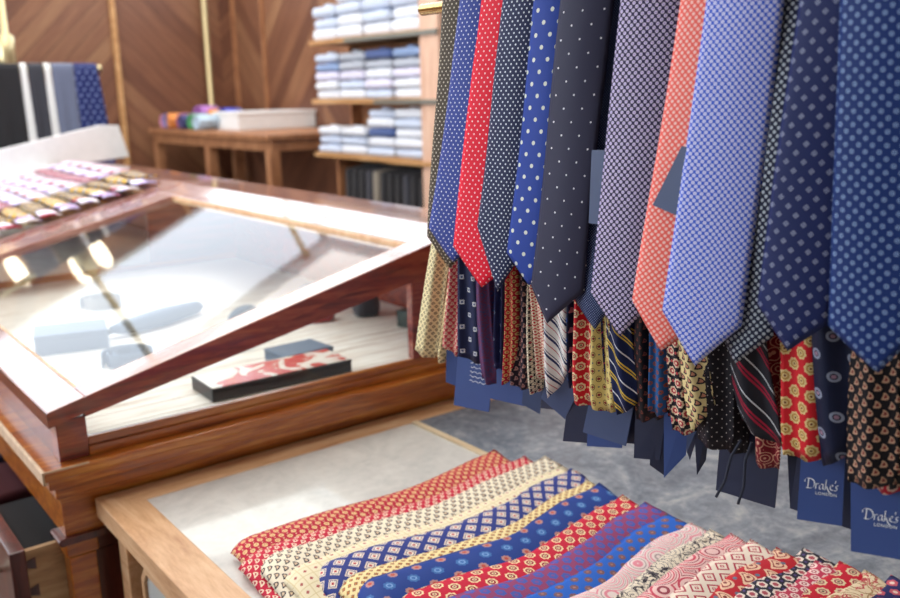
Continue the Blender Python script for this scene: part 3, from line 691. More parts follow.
# ------------------------------------------------------------------ upper row of hanging ties
RD = math.radians
def up(name_mat, TL, LS, RS, TIP, wtop, XLb, label, th=9, wmin=None, tagpx=None):
    th = RD(th); d = Vector((math.sin(th), -math.cos(th), 0)); n = Vector((-math.cos(th), -math.sin(th), 0))
    A = atx(*LS, XLb)
    def hit(p):
        q = ray(*p); t = ((A-CAM).dot(n))/(q.dot(n)); return CAM + q*t
    Rr, Tp = hit(RS), hit(TIP)
    wb = (Rr-A).dot(d); wt_ = (Tp-A).dot(d)
    T0 = atx(*TL, XLb+.003); up_ = (T0-A)/(T0.z-A.z)
    top = A + up_*(ZR-.002-A.z); top.x = min(top.x, .757) if False else top.x
    st = wt_/wb
    def bottom(s):
        zz = A.z + (Tp.z-A.z)*s/st if s < st else Tp.z + (Rr.z-Tp.z)*(s-st)/(1-st)
        p = A + d*(wb*s); return Vector((p.x, p.y, zz))
    rnd = random.Random(name_mat); f1, f2, f3 = rnd.random()*6, rnd.random()*6, rnd.random()
    Lf = ZR-A.z
    yb = .56
    def fn(s, t):
        b = bottom(s)
        if t < .80:
            q = t/.80; tp = top + d*(wtop*s)
            p = b.lerp(tp, q)
            bul = .0045*math.sin(PI*s) + .0035*math.sin(3.2*q+f1+1.5*s)*math.sin(PI*q) + .0018*math.sin(9*q+f2)*(s-.3)
            w = wb+(wtop-wb)*q
            p = p + n*bul
            # settle on the rail at the top
            k = max(0, (q-.8)/.2); p.x = p.x*(1-k*k) + (.7555+.35*(p.x-.757))*k*k
            return p, n, ((s-.5)*w*1000, (p.z)*1000)
        q = (t-.80)/.20; base = top + d*(wtop*s)
        if q < .5:
            a = PI*q/.5; rr = .0145
            return Vector((.768-rr*math.cos(a), base.y, ZR+rr*math.sin(a))), Vector((-math.cos(a), 0, math.sin(a))), ((s-.5)*wtop*1000, (ZR+.02*q)*1000)
        z = ZR - (q-.5)/.5*.20
        return Vector((.7835, base.y, z)), Vector((1, 0, 0)), ((s-.5)*wtop*1000, (ZR+.01+(ZR-z))*1000)
    root = thing('hanging_tie', label, 'tie', (A.x, A.y, Tp.z), 'upper row of hanging silk ties')
    # snap a grid row onto the tip column
    nu = 16
    def fns(s, t):
        k = round(s*nu); kt = max(1, min(nu-1, round(st*nu)))
        ss = (k/kt)*st if k <= kt else st+(k-kt)/(nu-kt)*(1-st)
        return fn(ss, t)
    obj('blade', ribbon(fns, nu, 70, .0042), P[name_mat], root, smooth=True)
    if tagpx:
        pts = [atx(x, y, XLb+.0045) for x, y in tagpx]
        card(pts, 0, root, TAGG, label='slate blue card tag')
    print('UP', name_mat, round(wb, 3), round(st, 2), 'ytop', round(top.y, 3), 'z', round(A.z, 3), round(Tp.z, 3))
G = 'of the upper hanging row'
up('olive_pin', (441, 0), (427, 236), (478, 240), (452, 268), .060, .770, 'dark olive tie with cream pin dots, leftmost edge of the upper row')
up('blue_pin', (461, 0), (429, 228), (480, 240), (455, 262), .056, .766, 'medium blue tie with white pin dots between olive and bright red ties')
up('red_pin', (479, 0), (453, 246), (508, 268), (484, 287), .058, .762, 'bright red tie with white pin dots in the upper hanging row')
up('navy_pin', (504, 0), (477, 226), (524, 252), (500, 291), .060, .758, 'dark navy tie with dense white pin dots right of the red one')
up('royal_spot', (535, 0), (507, 252), (556, 268), (531, 285), .058, .756, 'royal blue tie with large white spots left of the charcoal tie')
up('micro_navy', (597, 0), (575, 300), (614, 303), (597, 329), .078, .770, 'navy tie with tiny woven dots, mostly hidden behind charcoal and lilac ties', tagpx=None)
up('charcoal_pin', (562, 0), (531, 285), (584, 292), (549, 323), .065, .752, 'charcoal silk tie with sparse white dots, broad blade fully showing')
up('lilac_ring', (622, 0), (591, 292), (650, 305), (622, 336), .072, .752, 'lilac and dark purple ring patterned tie right of the charcoal one', tagpx=((592, 150), (612, 150), (608, 226), (589, 223)))
up('coral_ring', (679, 0), (632, 300), (694, 330), (663, 350), .062, .748, 'coral red tie with small pale rings left of the light blue one')
up('black_grain', (762, 0), (722, 335), (772, 338), (737, 363), .066, .764, 'black and grey grain patterned tie just right of the light blue one', th=5)
up('sky_ring', (705, 0), (662, 310), (742, 326), (697, 365), .073, .742, 'light blue tie with lavender rings, broadest blade of the upper row', tagpx=((682, 146), (700, 150), (678, 216), (653, 205)))
up('navy_diamond', (798, 0), (757, 304), (828, 325), (790, 350), .068, .742, 'navy tie with grey diamonds right of the light blue tie', th=6)
up('navy_dim', (899, 0), (896, 330), (960, 345), (925, 370), .068, .742, 'dark navy tie cut off by the right edge of the photo', th=4)
up('blue_ring', (838, 0), (828, 326), (906, 345), (880, 372), .072, .736, 'deep blue tie with pale rings near the right edge', th=6)

# ------------------------------------------------------------------ lower row of hanging ties
def low(mat, xl, xr, yl, yr, lab, X=.812, th=22, tail=None, tags=(), pinch=.72, lean=0):
    th_ = RD(th); d = Vector((math.sin(th_), -math.cos(th_), 0)); n = Vector((-math.cos(th_), -math.sin(th_), 0))
    A = atx(xl, yl, X)
    q = ray(xr, yr); Rr = CAM + q*(((A-CAM).dot(n))/(q.dot(n)))
    wb = (Rr-A).dot(d); rnd = random.Random(lab)
    f1, f2 = rnd.random()*6, rnd.random()*6
    root = thing('folded_hanging_tie', lab, 'tie', (A.x, A.y, min(A.z, Rr.z)), 'lower row of hanging ties')
    zt = ZL; Lh = zt-A.z
    cen = A + d*(wb/2)
    def mk(wb, off, zadd, depth, tilt):
        def fn(s, t):
            zb = A.z + (Rr.z-A.z)*s + zadd + .004*math.sin(PI*s)*-1
            kk = min(1, t/.42); kk = kk*kk*(3-2*kk); w = wb*(1-(1-pinch)*kk)*(1-.10*math.exp(-(t/.03)**2)); c = cen + d*(off + .003*math.sin(11*t+f1)*(1-t)) + d*(lean*t**.8)
            c = c + d*(tilt*t)
            if t < .86:
                q_ = t/.86; z = zb+(zt-zb)*q_
                p = c + d*(w*(s-.5)); p.z = z
                k = max(0, (q_-.8)/.2)
                p = p + n*(.0050*math.cos(2*PI*s*1.35+f1+1.2*q_)*(1-.5*q_) - depth + .003*math.sin(5*q_+f2))
                p.x = p.x*(1-k) + (.828+.2*(p.x-.82))*k
                return p, n, ((s-.5)*wb*1000+f1*10, z*1000+f2*10)
            a = (t-.86)/.14*PI*.98; rr = .0105; p = c + d*(w*(s-.5))
            return Vector((.838-rr*math.cos(a), p.y, zt+rr*math.sin(a))), Vector((-math.cos(a), 0, math.sin(a))), ((s-.5)*w*1000+f1*10, (zt+rr*a)*1000+f2*10)
        return fn
    obj('front_fold', ribbon(mk(wb, 0, 0, 0, .004*math.sin(f2)), 12, 40, .006), P[mat], root, smooth=True)
    if tail is None: tail = (.55, .32, .012)
    wt, off, za = tail
    obj('back_fold', ribbon(mk(wb*wt, wb*off, za, .0145, 0), 8, 30, .005), P[mat], root, smooth=True)
    for tg in tags:
        tX, pts, m, kind = tg
        pp = [atx(x, y, tX+ (0.010 if i in (1, 2) else 0)) for i, (x, y) in enumerate(pts)]
        o = card(pp, 0, root, m, cord_to=Vector((cen.x+.012, cen.y, pp[0].z+.05)))
        if kind == 'logo': logo(o, pp)
        if kind == 'scribble': scribble(o, pp)
    print('LOW', mat, 'w', round(wb, 3), 'y', round(A.y, 3), 'z', round(A.z, 3))

# pen drawn lettering: strokes of a slanted broad nib
def B3(p0, p1, p2, p3, n=10):
    return [((1-t)**3*p0[0]+3*(1-t)**2*t*p1[0]+3*(1-t)*t*t*p2[0]+t**3*p3[0], (1-t)**3*p0[1]+3*(1-t)**2*t*p1[1]+3*(1-t)*t*t*p2[1]+t**3*p3[1]) for t in [k/n for k in range(n+1)]]
STRK = []
def letters():
    S = []
    # D with a swash to the left
    S.append((B3((.30, 1.0), (.28, .6), (.26, .3), (.24, .02)), 1.2)); 
    S.append((B3((-.05, .62), (-.12, 1.0), (.25, 1.08), (.5, 1.0))+B3((.5, 1.0), (1.0, .92), (1.0, .15), (.55, .02))+B3((.55, .02), (.4, -.02), (.25, .0), (.1, .03)), 1))
    # r
    S.append((B3((1.02, .58), (1.04, .4), (1.0, .2), (1.0, .0)), 1)); S.append((B3((1.0, .35), (1.05, .55), (1.15, .62), (1.27, .55)), 1))
    # a
    S.append((B3((1.68, .5), (1.5, .68), (1.3, .4), (1.36, .12))+B3((1.36, .12), (1.42, -.08), (1.6, .05), (1.68, .3)), 1)); S.append((B3((1.70, .58), (1.68, .3), (1.66, .0), (1.8, .04)), 1))
    # k
    S.append((B3((1.96, 1.05), (1.94, .7), (1.92, .3), (1.90, .0)), 1)); S.append((B3((1.92, .28), (2.05, .45), (2.15, .5), (2.24, .58)), .8))
    S.append((B3((2.02, .36), (2.12, .2), (2.2, -.2), (2.5, -.34)), 1))
    # e
    S.append((B3((2.36, .30), (2.62, .36), (2.66, .6), (2.5, .58))+B3((2.5, .58), (2.3, .52), (2.26, .0), (2.66, .06)), 1))
    # apostrophe, s
    S.append((B3((2.84, 1.05), (2.86, .95), (2.84, .85), (2.78, .78), 5), 1))
    S.append((B3((3.08, .55), (2.9, .66), (2.82, .42), (2.95, .33))+B3((2.95, .33), (3.1, .2), (2.98, -.06), (2.76, .06)), 1))
    return S
def logo(o, pp):
    tl, tr, br, bl = pp; ex = (br-bl); W = ex.length; ex = ex.normalized(); n = ex.cross((tl-bl)).normalized()
    if n.dot(CAM-bl) < 0: n = -n
    ey = n.cross(ex).normalized()
    if ey.z < 0: ey = -ey
    h_ = .0165; H_ = (tl-bl).length
    org = bl + ex*(W*.24) + ey*(.036) + n*.0009
    bm = bmesh.new(); k = h_*.62; nib = Vector((.046, .034))
    for path, wt in letters():
        prev = None
        for (x, y) in path:
            a = org + ex*((x+(y*.12)+nib.x*wt)*k) + ey*((y+nib.y*wt)*k); b = org + ex*((x+y*.12-nib.x*wt)*k) + ey*((y-nib.y*wt)*k)
            cur = [bm.verts.new(a), bm.verts.new(b), bm.verts.new(b+n*.0003), bm.verts.new(a+n*.0003)]
            if prev:
                for q in range(4): bm.faces.new((prev[q], prev[(q+1) % 4], cur[(q+1) % 4], cur[q]))
            prev = cur
    obj('printed_lettering', bm, INK, o)
    cu = bpy.data.curves.new('small_print', 'FONT'); cu.body = 'LONDON'; cu.size = .0042; cu.extrude = .0002; cu.space_character = 1.2
    tmp = bpy.data.objects.new('small_print_curve', cu); COL.objects.link(tmp); bpy.context.view_layer.update()
    me = bpy.data.meshes.new_from_object(tmp.evaluated_get(bpy.context.evaluated_depsgraph_get())); bpy.data.objects.remove(tmp)
    me.materials.clear(); me.materials.append(INK); t = bpy.data.objects.new('small_print', me); COL.objects.link(t); t.parent = o
    Mx = Matrix((ex, ey, n)).transposed().to_4x4(); Mx.translation = org + ex*(k*.95) - ey*(k*.58) - rootloc(o)
    t.matrix_local = Mx
def scribble(o, pp):
    tl, tr, br, bl = pp; ex = (tr-tl).normalized(); ey = (tl-bl).normalized(); n = ex.cross(ey).normalized()
    if n.dot(CAM-bl) < 0: n = -n
    W = (tr-tl).length; H_ = (tl-bl).length; bm = bmesh.new()
    for k in range(5):
        pts = [bl + ex*(W*(.4+.45*j/9)) + ey*(H_*(.46+.07*k) + .0016*math.sin(j*2.3+k)) + n*.0012 for j in range(10)]
        tube(bm, pts, .0005, 5)
    obj('handwriting', bm, INK, o)

XT = .812
low('yellow_chain', 412, 436, 350, 358, 'pale yellow chain patterned tie, leftmost of the lower hanging row', X=.80, th=30, tail=(.4, .5, -.012), pinch=.8, lean=.09)
low('pink_red_small', 443, 461, 345, 357, 'pink and red teardrop tie second from left of the lower row', X=.81, th=30, tail=(.55, -.3, .004), lean=.035)
low('navy_square', 458, 488, 355, 363, 'navy tie with white squares hanging left of the burgundy one', X=.805, tail=(.6, .3, .02),
    tags=((.835, ((447, 330), (463, 332), (462, 388), (446, 382)), TAGM, ''), (.822, ((459, 342), (495, 350), (489, 412), (454, 405)), TAGM, 'scribble')))
low('burgundy', 479, 496, 378, 384, 'burgundy and blue mottled tie hanging over the navy cards', lean=-0.02, X=.800, tail=(.6, .2, .02))
low('navy_plain', 495, 505, 365, 370, 'thin navy fold with pale rings left of the red and gold tie', X=.81, tail=(.8, .2, .0))
low('red_gold', 502, 516, 384, 372, 'dark red tie with gold flowers in the lower row', lean=0.02, X=.803, tail=(.7, .3, .01),
    tags=((.828, ((495, 340), (530, 345), (524, 406), (489, 398)), TAGM, 'scribble'),))
low('brown_pink', 511, 530, 383, 388, 'dark tie with dull pink teardrops left of the black chain tie', X=.808, tail=(.7, .3, .0))
low('black_chain', 526, 536, 388, 392, 'narrow black tie with a cream chain pattern', X=.80, tail=(.9, .3, .0),
    tags=((.83, ((527, 350), (545, 352), (540, 414), (522, 404)), TAGG, ''),))
low('red_chain', 535, 555, 378, 380, 'red tie with cream chain rings left of the white striped one', lean=-0.03, X=.802, tail=(.7, .3, .0))
low('white_stripe', 549, 575, 398, 368, 'white tie with navy and red diagonal stripes in the lower row', lean=-0.05, X=.797, th=15, tail=(.6, .1, .02),
    tags=((.825, ((556, 350), (590, 368), (565, 419), (541, 398)), TAGG, ''), (.84, ((545, 360), (580, 362), (576, 412), (541, 408)), TAGD, '')))
low('navy_flower', 566, 578, 382, 386, 'navy tie with blue and pink flowers beside the red medallion tie', X=.806, tail=(.7, .3, .0))
low('red_medallion', 576, 601, 402, 404, 'bright red tie with cream medallions in the middle of the lower row', lean=-0.03, X=.80, tail=(.5, -.3, .0),
    tags=((.835, ((572, 370), (600, 372), (590, 443), (563, 441)), TAGD, ''),))
low('navy_pink_stripe', 598, 612, 394, 392, 'navy tie with pink stripes beside the pale yellow oval tie', lean=-0.04, X=.806, tail=(.8, .3, .0))
low('yellow_oval', 592, 620, 408, 412, 'yellow tie with brown ovals hanging beside the yellow striped navy tie', lean=-0.03, X=.797, th=18, tail=(.6, .1, .03), pinch=.55,
    tags=((.822, ((593, 385), (636, 394), (626, 446), (583, 432)), TAGG, ''), (.84, ((590, 400), (625, 402), (622, 448), (587, 446)), TAGM, '')))
low('navy_yellow_stripe', 614, 639, 414, 400, 'navy tie with yellow and white diagonal stripes in the lower row', lean=-0.06, X=.80, th=14, tail=(.6, .3, .01))
low('black_rust', 632, 657, 420, 416, 'black tie with rust teardrops left of the blue one', X=.806, tail=(.7, .4, .0),
    tags=((.84, ((622, 390), (660, 392), (655, 446), (618, 442)), TAGD, ''), (.83, ((636, 400), (668, 402), (660, 460), (634, 458)), TAGD, '')))
low('blue_rust', 645, 665, 410, 414, 'blue tie with rust flowers in the lower row', X=.798, tail=(.7, .2, .0),
    tags=((.835, ((650, 385), (672, 388), (664, 475), (650, 465)), TAGD, ''),))
low('black_floral', 668, 695, 430, 432, 'black tie with large cream and red flowers below the coral tie', lean=-0.03, X=.797, tail=(.7, -.45, .01),
    tags=((.825, ((664, 385), (690, 390), (686, 455), (664, 478)), TAGM, ''), (.83, ((686, 400), (708, 402), (690, 460), (687, 452)), TAGG, '')))
low('yellow_paisley', 686, 713, 432, 405, 'pale yellow tie with black paisley left of the black pin dot tie', lean=-0.06, X=.79, th=14, tail=(.7, .1, .01),
    tags=((.835, ((692, 395), (712, 400), (706, 460), (697, 475)), TAGD, ''),))
low('black_pin', 692, 734, 440, 452, 'black tie with grey pin dots, broad fold in the lower row', X=.80, th=10, tail=(.7, .35, -.005), pinch=.9)
low('red_paisley', 755, 785, 462, 468, 'dark red paisley tie showing below the grey striped one', X=.815, th=10, tail=(.6, -.2, .01),
    tags=((.83, ((722, 420), (783, 425), (775, 508), (716, 490)), TAGD, ''), (.845, ((786, 425), (812, 430), (800, 510), (790, 506)), TAGD, '')))
low('grey_stripe', 735, 786, 420, 450, 'dark grey tie with red and white diagonal stripes in the lower row', lean=-0.07, X=.79, th=4, tail=(.5, -.3, .02), pinch=.6)
for (a, b) in (((741, 440), (716, 497)), ((752, 442), (738, 504))):
    pr_ = [o for o in bpy.data.objects if o.get('label', '').startswith('dark grey tie with red')][0]
    A_, B_ = atx(*a, .81), atx(*b, .795); bm = bmesh.new()
    tube(bm, [A_, A_.lerp(B_, .3)+Vector((0, .003, 0)), A_.lerp(B_, .7)+Vector((0, -.002, 0)), B_], .0016, 8); obj('hanging_cord', bm, CORD, pr_)
low('red_octagon', 781, 828, 452, 458, 'red tie with big gold octagons left of the navy target tie', lean=-0.03, X=.787, th=6, tail=(.35, .25, .0), pinch=.95,
    tags=((.80, ((803, 430), (846, 436), (842, 526), (797, 519)), TAGM, 'logo'), (.825, ((800, 440), (860, 440), (853, 530), (790, 508)), TAGD, '')))
low('navy_target', 817, 870, 468, 440, 'dark navy tie with pale target rings in the lower row', lean=-0.05, X=.782, th=6, tail=(.5, -.1, .02), pinch=.97)
low('black_paisley', 840, 894, 482, 486, 'black tie with rust paisley drops near the right edge, lower row', X=.78, th=4, tail=(.8, .3, .0), pinch=.9,
    tags=((.80, ((851, 450), (915, 455), (915, 562), (851, 551)), TAGM, 'logo'),))
low('red_floral', 872, 912, 490, 488, 'red floral tie at the right edge behind the black paisley one', X=.80, th=4, tail=(.6, .3, .05), pinch=1)

# ------------------------------------------------------------------ ties laid on the far case
def fartie(mat, x, y0, y1, lab, w=.085, sk=0, i=0, lift=0):
    def fn(s, t):
        X = x + w*s + sk*t + .006*math.sin(6*t+i); Y = y0 + (y1-y0)*t
        z = lid_z(X) + .010 + lift + .016*(1-s) + .006*math.sin(PI*s)
        return Vector((X, Y, z)), Vector((-.2375, 0, 1)).normalized(), (s*w*1000, Y*1000+i*17)
    tag(obj('laid_tie', ribbon(fn, 8, 20, .009), P[mat], smooth=True), lab, 'tie', 'ties laid on the far case')
ordn = ['first', 'second', 'third', 'fourth', 'fifth', 'sixth', 'seventh', 'eighth', 'ninth', 'tenth', 'eleventh', 'twelfth']
fm = ['f_white_red', 'f_lavender', 'f_white_red', 'f_maroon', 'f_lavender', 'f_white_red', 'f_lavender', 'f_white_red', 'f_maroon', 'f_lavender', 'f_white_red']
nmz = dict(f_white_red='white and red striped', f_lavender='lavender striped', f_maroon='maroon and white striped', f_navy_yellow='navy and yellow', f_yellow_white='white and yellow')
for k in range(11):
    fartie(fm[k], .56+.066*k, 3.80, 4.66, '%s tie on the far case, %s from left in the striped row' % (nmz[fm[k]], ordn[k]), i=k)
fm2 = ['f_yellow_white', 'f_navy_yellow']
for k in range(10):
    m_ = fm2[k % 2]
    fartie(m_, .62+.066*k, 3.50, 3.78, '%s tie end on the far case, %s from left in near row' % (nmz[m_], ordn[k]), w=.075, i=k)

for k in range(9):
    fartie(['f_lavender', 'f_white_red'][k % 2], .60+.07*k, 3.355+.01*(k % 3), 3.497, '%s tie tip peeking out nearest the frame, %s from left' % (['lavender', 'white and red'][k % 2], ordn[k]), w=.07, i=k)
# white board and rack behind
zt = aty(97, 126, 4.78).z
wb = thing('white_display_board', 'long white sloping board standing behind the far striped ties', 'board', (1.0, 4.78, 1.1))
def bz(x): return lid_z(x)
xr = aty(116, 127, 4.80).x; xl = aty(-60, 165, 4.80).x
zl_, zr_ = aty(0, 149, 4.80), aty(98, 125, 4.80)
sl = (zr_.z-zl_.z)/(zr_.x-zl_.x)
obj('panel', prism(bmesh.new(), [(xl, zr_.z+sl*(xl-zr_.x)), (zr_.x, zr_.z), (xr, zr_.z-.005), (xr+.04, lid_z(1.22)+.03), (1.22, lid_z(1.22)+.001), (xl, lid_z(xl)+.001)], 'y', 4.76, 4.79, .002), WHITE, wb)
obj('ledge', prism(bmesh.new(), [(xl, lid_z(xl)+.001), (1.20, lid_z(1.20)+.001), (1.20, lid_z(1.20)+.012), (xl, lid_z(xl)+.012)], 'y', 4.69, 4.76, .001), WHITE, wb)
RY = 5.15
ra, rb = aty(18, 72, RY), aty(98, 69, RY)
rk = thing('hanging_rail', 'pale brass rail with dark scarves hanging, standing behind the far case', 'rail', (ra.x, RY, 0))
bm = bmesh.new(); tube(bm, [(ra.x-.5, RY, rb.z), (rb.x, RY, rb.z), (rb.x+.012, RY, rb.z)], [.018, .018, .024], 14); obj('rail', bm, PALEB, rk, smooth=True)
pz = aty(10, 70, RY)
bm = bmesh.new(); lathe(bm, pz.x, RY+.03, [(.10, .0), (.10, .02), (.022, .03), (.022, rb.z-.02), (.042, rb.z-.0), (.045, rb.z+.16), (.02, rb.z+.18), (.02, 2.6)], 16); obj('post', bm, PALEB, rk, smooth=True)
bm = bmesh.new(); lathe(bm, rb.x-.03, RY+.03, [(.10, .0), (.10, .02), (.018, .03), (.018, rb.z-.02)], 16); obj('post', bm, PALEB, rk, smooth=True)
def hang(xa, xb, mat, lab, zb=.95, flare=.02):
    a, b = aty(xa, 75, RY-.02).x, aty(xb, 75, RY-.02).x; w = b-a
    def fn(s, t):
        if t < .8:
            q = t/.8; z = zb+(rb.z+.004-zb)*q; X = a+w*s + flare*(1-q)*(s*1.6-.2)
            return Vector((X, RY-.024+.012*math.cos(s*12)*(1-q)*.8, z)), Vector((0, -1, 0)), (X*1000, z*1000)
        an = (t-.8)/.2*PI; X = a+w*s
        return Vector((X, RY-.024*math.cos(an), rb.z+.004+.024*math.sin(an))), Vector((0, -math.cos(an), math.sin(an))), (X*1000, (rb.z+.1*t)*1000)
    tag(obj('hanging_scarf', ribbon(fn, 14, 24, .008), mat, smooth=True), lab, 'scarf', 'scarves on the far rail')
hang(-45, -14, NAVC, 'navy scarf hanging at the far left, cut off by the photo edge')
hang(-12, 20, BLACKC, 'black scarf hanging left of the first white strip on the far rail')
hang(21, 27, WHITE, 'narrow white scarf hanging between black and charcoal ones')
hang(28, 44, CHARC, 'charcoal scarf hanging between the two white strips')
hang(45, 51, WHITE, 'second narrow white scarf, left of the slate one')
hang(52, 74, SLATEC, 'slate grey scarf on the far rail left of the spotted one')
hang(74, 98, spotted, 'navy spotted scarf at the right end of the far rail', flare=.05)

# ------------------------------------------------------------------ bench with box and rolled ties
Bn = thing('wooden_bench', 'tall narrow wooden bench against the panelled wall carrying a white box', 'bench', (3.2, 6.6, 0))
obj('top', B(2.76, 3.58, 5.48, 7.66, 1.205, 1.24, .004), BENCH, Bn)
for (lx, ly) in ((2.78, 5.50), (2.78, 6.50), (2.78, 7.56), (3.48, 5.50), (3.48, 7.56)):
    obj('leg', B(lx, lx+.075, ly, ly+.075, 0, 1.13, .003), BENCH, Bn)
bm = B(2.79, 2.815, 5.50, 7.63, 1.13, 1.205); box(bm, 3.53, 3.555, 5.50, 7.63, 1.13, 1.205); box(bm, 2.815, 3.53, 5.505, 5.53, 1.13, 1.205); box(bm, 2.815, 3.53, 7.60, 7.63, 1.13, 1.205)
obj('apron', bm, BENCH, Bn)
wbx = thing('white_box', 'long white lidded box standing on the wooden bench', 'box', (3.2, 6.6, 1.24))
obj('body', B(3.0, 3.66, 6.42, 6.86, 1.2405, 1.35, .004), WHITE, wbx)
obj('lid', B(2.995, 3.665, 6.415, 6.865, 1.35, 1.376, .004), WHITE, wbx)
rolls = [('#d98ab0', 2.86, 7.57, 'pink', .055, .0), ('#6a78b8', 2.84, 7.45, 'periwinkle', .06, .1), ('#e0883c', 2.82, 7.32, 'orange', .062, -.15), ('#7a3a90', 2.86, 7.19, 'purple', .06, .2), ('#2a2a66', 2.82, 7.06, 'dark navy', .058, -.1), ('#3f9a58', 2.84, 6.93, 'green', .06, .12), ('#2c3fc0', 3.12, 6.98, 'bright blue', .08, .3), ('#e8953a', 3.12, 7.20, 'light orange', .075, -.3), ('#b878c8', 3.10, 7.40, 'lilac', .09, .2), ('#b9cfe0', 2.83, 6.80, 'pale blue', .058, .1)]
for c_, x, y, nm, R1, ang in rolls:
    mt = plain('silk_'+nm.replace(' ', '_'), c_, .5, sheen=.2)
    bm = bmesh.new(); z0 = 1.24
    prev = None; n = 40
    for k in range(n+1):
        a = k/n*2*PI*2.5; rr = .012+(R1-.012)*k/n
        cur = [bm.verts.new((x+dx+(.10), y+rr*math.cos(a), z0+R1+rr*math.sin(a)*(1))) for dx in (-.11, .06)] + [bm.verts.new((x+dx+.10, y+(rr+.007)*math.cos(a), z0+R1+(rr+.007)*math.sin(a))) for dx in (.06, -.11)]
        if prev:
            for q in range(4): bm.faces.new((prev[q], prev[(q+1) % 4], cur[(q+1) % 4], cur[q]))
        else: bm.faces.new(cur)
        prev = cur
    bm.faces.new(prev[::-1])
    bmesh.ops.rotate(bm, verts=bm.verts, cent=(x+.08, y, z0), matrix=Matrix.Rotation(ang, 3, 'Z'))
    for v in bm.verts: v.co.z = max(v.co.z, z0+.001)
    tag(obj('rolled_tie', bm, mt, smooth=True), '%s rolled tie on the left end of the wooden bench' % nm, 'tie', 'rolled ties on the bench')

# ------------------------------------------------------------------ shirt shelves
S = thing('shelving_unit', 'light oak shelving unit with stacks of folded shirts', 'shelves', (3.2, 4.6, 0))
YS0, YS1 = 4.10, 5.30
for z in (1.125, 1.462, 1.825, 2.20):
    obj('shelf', B(3.0, 3.38, YS0, YS1, z-.028, z, .002), OAKY, S)
obj('side_panel', B(3.0, 3.4, 3.93, YS0, .0, 2.45, .002), OAKZ, S)
obj('back_panel', B(3.38, 3.40, YS0, YS1+.02, 1.0, 2.45), BENCH, S)
obj('upright', B(3.02, 3.38, 5.03, 5.06, 0, 1.097), BENCH, S)
obj('upright', B(3.30, 3.38, YS1, YS1+.02, 0, 2.45), BENCH, S)
for z in (1.825, 1.462, 1.125):
    obj('shelf_edge_strip', B(2.985, 2.999, 3.93, 4.10+(.75 if z > 1.7 else .45 if z > 1.4 else .35), z-.03, z-.006), STEELG if z > 1.2 else OAKY, S)
def shirt_mesh(seed):
    rnd = random.Random(seed); bm = bmesh.new(); box(bm, 0, .30, 0, .275, 0, .055, .022, 4)
    for v in bm.verts:
        v.co.z += .004*math.sin(v.co.y*30+seed)*(v.co.z > .03); v.co.x += .006*math.sin(v.co.y*22+seed*2)
    # collar ridge on top at the front
    tube(bm, [(.07, .09, .056), (.04, .115, .060), (.03, .1375, .060), (.04, .16, .060), (.07, .185, .056)], .009, 8)
    me = bpy.data.meshes.new('folded_shirt'); bmesh.ops.recalc_face_normals(bm, faces=bm.faces); bm.to_mesh(me); bm.free()
    for p in me.polygons: p.use_smooth = True
    return me
def shirtmat(name, a, b):
    t = NT(name); sep = t.n('ShaderNodeSeparateXYZ'); t.l(t.obj(), sep.inputs[0])
    f = t.m_('FRACT', t.m_('DIVIDE', sep.outputs[1], .018)); return t.bsdf(t.mix(t.m_('LESS_THAN', f, .5), lin(a), lin(b)), .8, sheen=.2)
SH = [('white', shirtmat('white_shirting', '#e8ebf2', '#dfe5ee')), ('pale blue', shirtmat('pale_blue_shirting', '#c2d0e8', '#d2dcec')), ('light blue striped', shirtmat('blue_stripe_shirting', '#a4b8da', '#dde4f0')),
      ('mid blue', shirtmat('mid_blue_shirting', '#7f98c2', '#8ea6cc')), ('dark blue', shirtmat('dark_blue_shirting', '#3e5488', '#4a6096')), ('grey', shirtmat('grey_shirting', '#a9b0bd', '#bac0ca')), ('lilac white', shirtmat('lilac_shirting', '#d4d0ea', '#e2e0f0'))]
plan = {  # shelf z: stacks from the left (large Y), bottom to top
 'lower': (1.125, [(1, 1, 0), (0, 1, 0), (1, 0, 4, 0, 1), (1, 0, 0, 1, 0)][:4]),
 'middle': (1.462, [(0, 0, 6, 3, 1), (0, 1, 6, 5, 5), (1, 6, 0, 5, 4), (0, 0, 6, 5, 3)]),
 'upper': (1.825, [(0, 1, 1), (0, 0, 1, 0), (0, 1, 2, 1, 5), (0, 0, 1, 5)]),
}
MM = {}
cnt = 0
for sh, (z, stacks) in plan.items():
    for si, st_ in enumerate(stacks):
        hgt = .053 if sh != 'middle' else .057
        if sh == 'lower': hgt = .0565
        if sh == 'upper': hgt = .070
        for k, mi in enumerate(st_):
            if (mi, cnt % 3) not in MM:
                me = shirt_mesh(mi*3+cnt % 3); me.materials.append(SH[mi][1]); MM[mi, cnt % 3] = me
            o = bpy.data.objects.new('folded_shirt', MM[mi, cnt % 3]); COL.objects.link(o); cnt += 1
            o.location = (3.015+.01*random.random(), YS1-.012-.295*(si+1)+.008+.008*random.random(), z+.0005+hgt*1.0*k); o.scale.z = hgt/.060*.97
            tag(o, '%s folded shirt, %s from bottom in %s stack from left, %s shelf' % (SH[mi][0], ordn[k], ordn[si], sh), 'shirt', 'folded shirts on the %s shelf' % sh)
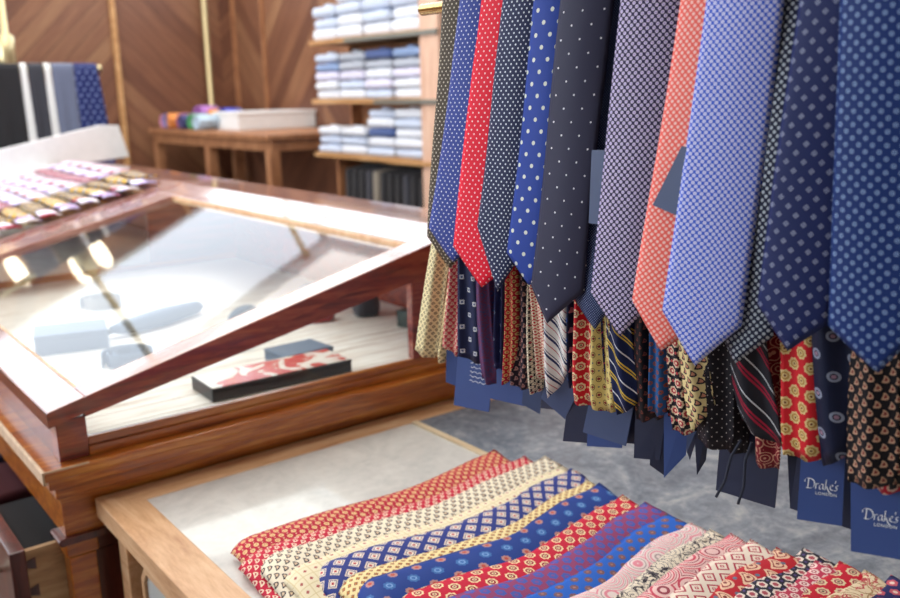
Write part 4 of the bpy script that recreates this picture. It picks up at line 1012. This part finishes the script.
# dark clothes hanging below the lowest shelf
bm = bmesh.new(); tube(bm, [(3.2, YS0, 1.07), (3.2, 5.03, 1.07)], .012, 10); obj('clothes_rail', bm, PALEB, S, smooth=True)
hm = [BLACKC, BLACKC, CHARC, BLACKC, BLACKC, BLACKC, GREYC, CHARC, BLACKC, BLACKC, BLACKC]
for k, m_ in enumerate(hm):
    yc = 4.16+.079*k
    bm = bmesh.new()
    prism(bm, [(3.02, .45), (3.36, .45), (3.37, 1.03), (3.24, 1.05), (3.2, 1.057), (3.16, 1.05), (3.03, 1.03)], 'y', yc-.028, yc+.028, .012)
    nm = {BLACKC: 'black', CHARC: 'charcoal', GREYC: 'pale grey'}[m_]
    tag(obj('hanging_trousers', bm, m_, smooth=True), '%s trousers hanging under the shirt shelves, %s from the right' % (nm, ordn[k]), 'trousers', 'trousers under the shelves')

# wall lamps, seen mirrored in the case glass
for px, lab in (((16, 268), 'leftmost'), ((79, 266), 'middle'), ((99, 250), 'right hand')):
    p = onlid(*px); dd = ray(*px).normalized(); nn = Vector((-.2375, 0, 1)).normalized(); rr = dd-2*dd.dot(nn)*nn
    q = p + rr*((7.68-p.y)/rr.y)
    Lm = thing('wall_lamp', 'brass wall lamp with white glass shade, %s of the three high lamps' % lab, 'lamp', (q.x, q.y, q.z-.3), 'brass wall lamps')
    bm = bmesh.new(); lathe(bm, q.x, q.y, [(.02, q.z-.12), (.045, q.z-.10), (.06, q.z-.03), (.062, q.z+.05), (.05, q.z+.11), (.02, q.z+.14)], 20); obj('shade', bm, BULB, Lm, smooth=True)
    bm = bmesh.new(); lathe(bm, q.x, q.y, [(.01, q.z-.30), (.03, q.z-.28), (.03, q.z-.16), (.045, q.z-.125)], 16)
    tube(bm, [(q.x, q.y, q.z-.22), (q.x, 7.80, q.z-.22)], .012, 10); obj('bracket', bm, BRASS, Lm, smooth=True)

# ------------------------------------------------------------------ light
def area(name, loc, target, sx, sy_, e, col=(1, 1, 1)):
    l = bpy.data.lights.new(name, 'AREA'); l.shape = 'RECTANGLE'; l.size = sx; l.size_y = sy_; l.energy = e; l.color = col
    o = bpy.data.objects.new(name, l); COL.objects.link(o); o.location = loc
    o.rotation_euler = (Vector(target)-Vector(loc)).to_track_quat('-Z', 'Y').to_euler(); return o
area('window_light', (-2.7, 4.3, 2.0), (1.2, 2.4, 1.1), 3.8, 2.2, 108, (.93, .96, 1))
area('overhead_fill', (.6, 2.8, 3.5), (.6, 2.8, 0), 3.0, 3.0, 95, (1, .97, .93))  # added fill without a fixture, brightens the case and table from above
area('overhead_fill', (2.2, 5.8, 3.5), (2.2, 5.8, 0), 2.5, 3.0, 60, (1, .96, .9))  # added overhead fill for the back of the room, no fixture
W = bpy.data.worlds.new('world'); SC.world = W; W.use_nodes = True
W.node_tree.nodes['Background'].inputs[0].default_value = (.8, .85, 1, 1); W.node_tree.nodes['Background'].inputs[1].default_value = .4
SC.view_settings.view_transform = 'Standard'; SC.view_settings.look = 'None'; SC.view_settings.exposure = 0.0; SC.view_settings.gamma = 1
SC.cycles.max_bounces = 8; SC.cycles.transparent_max_bounces = 16
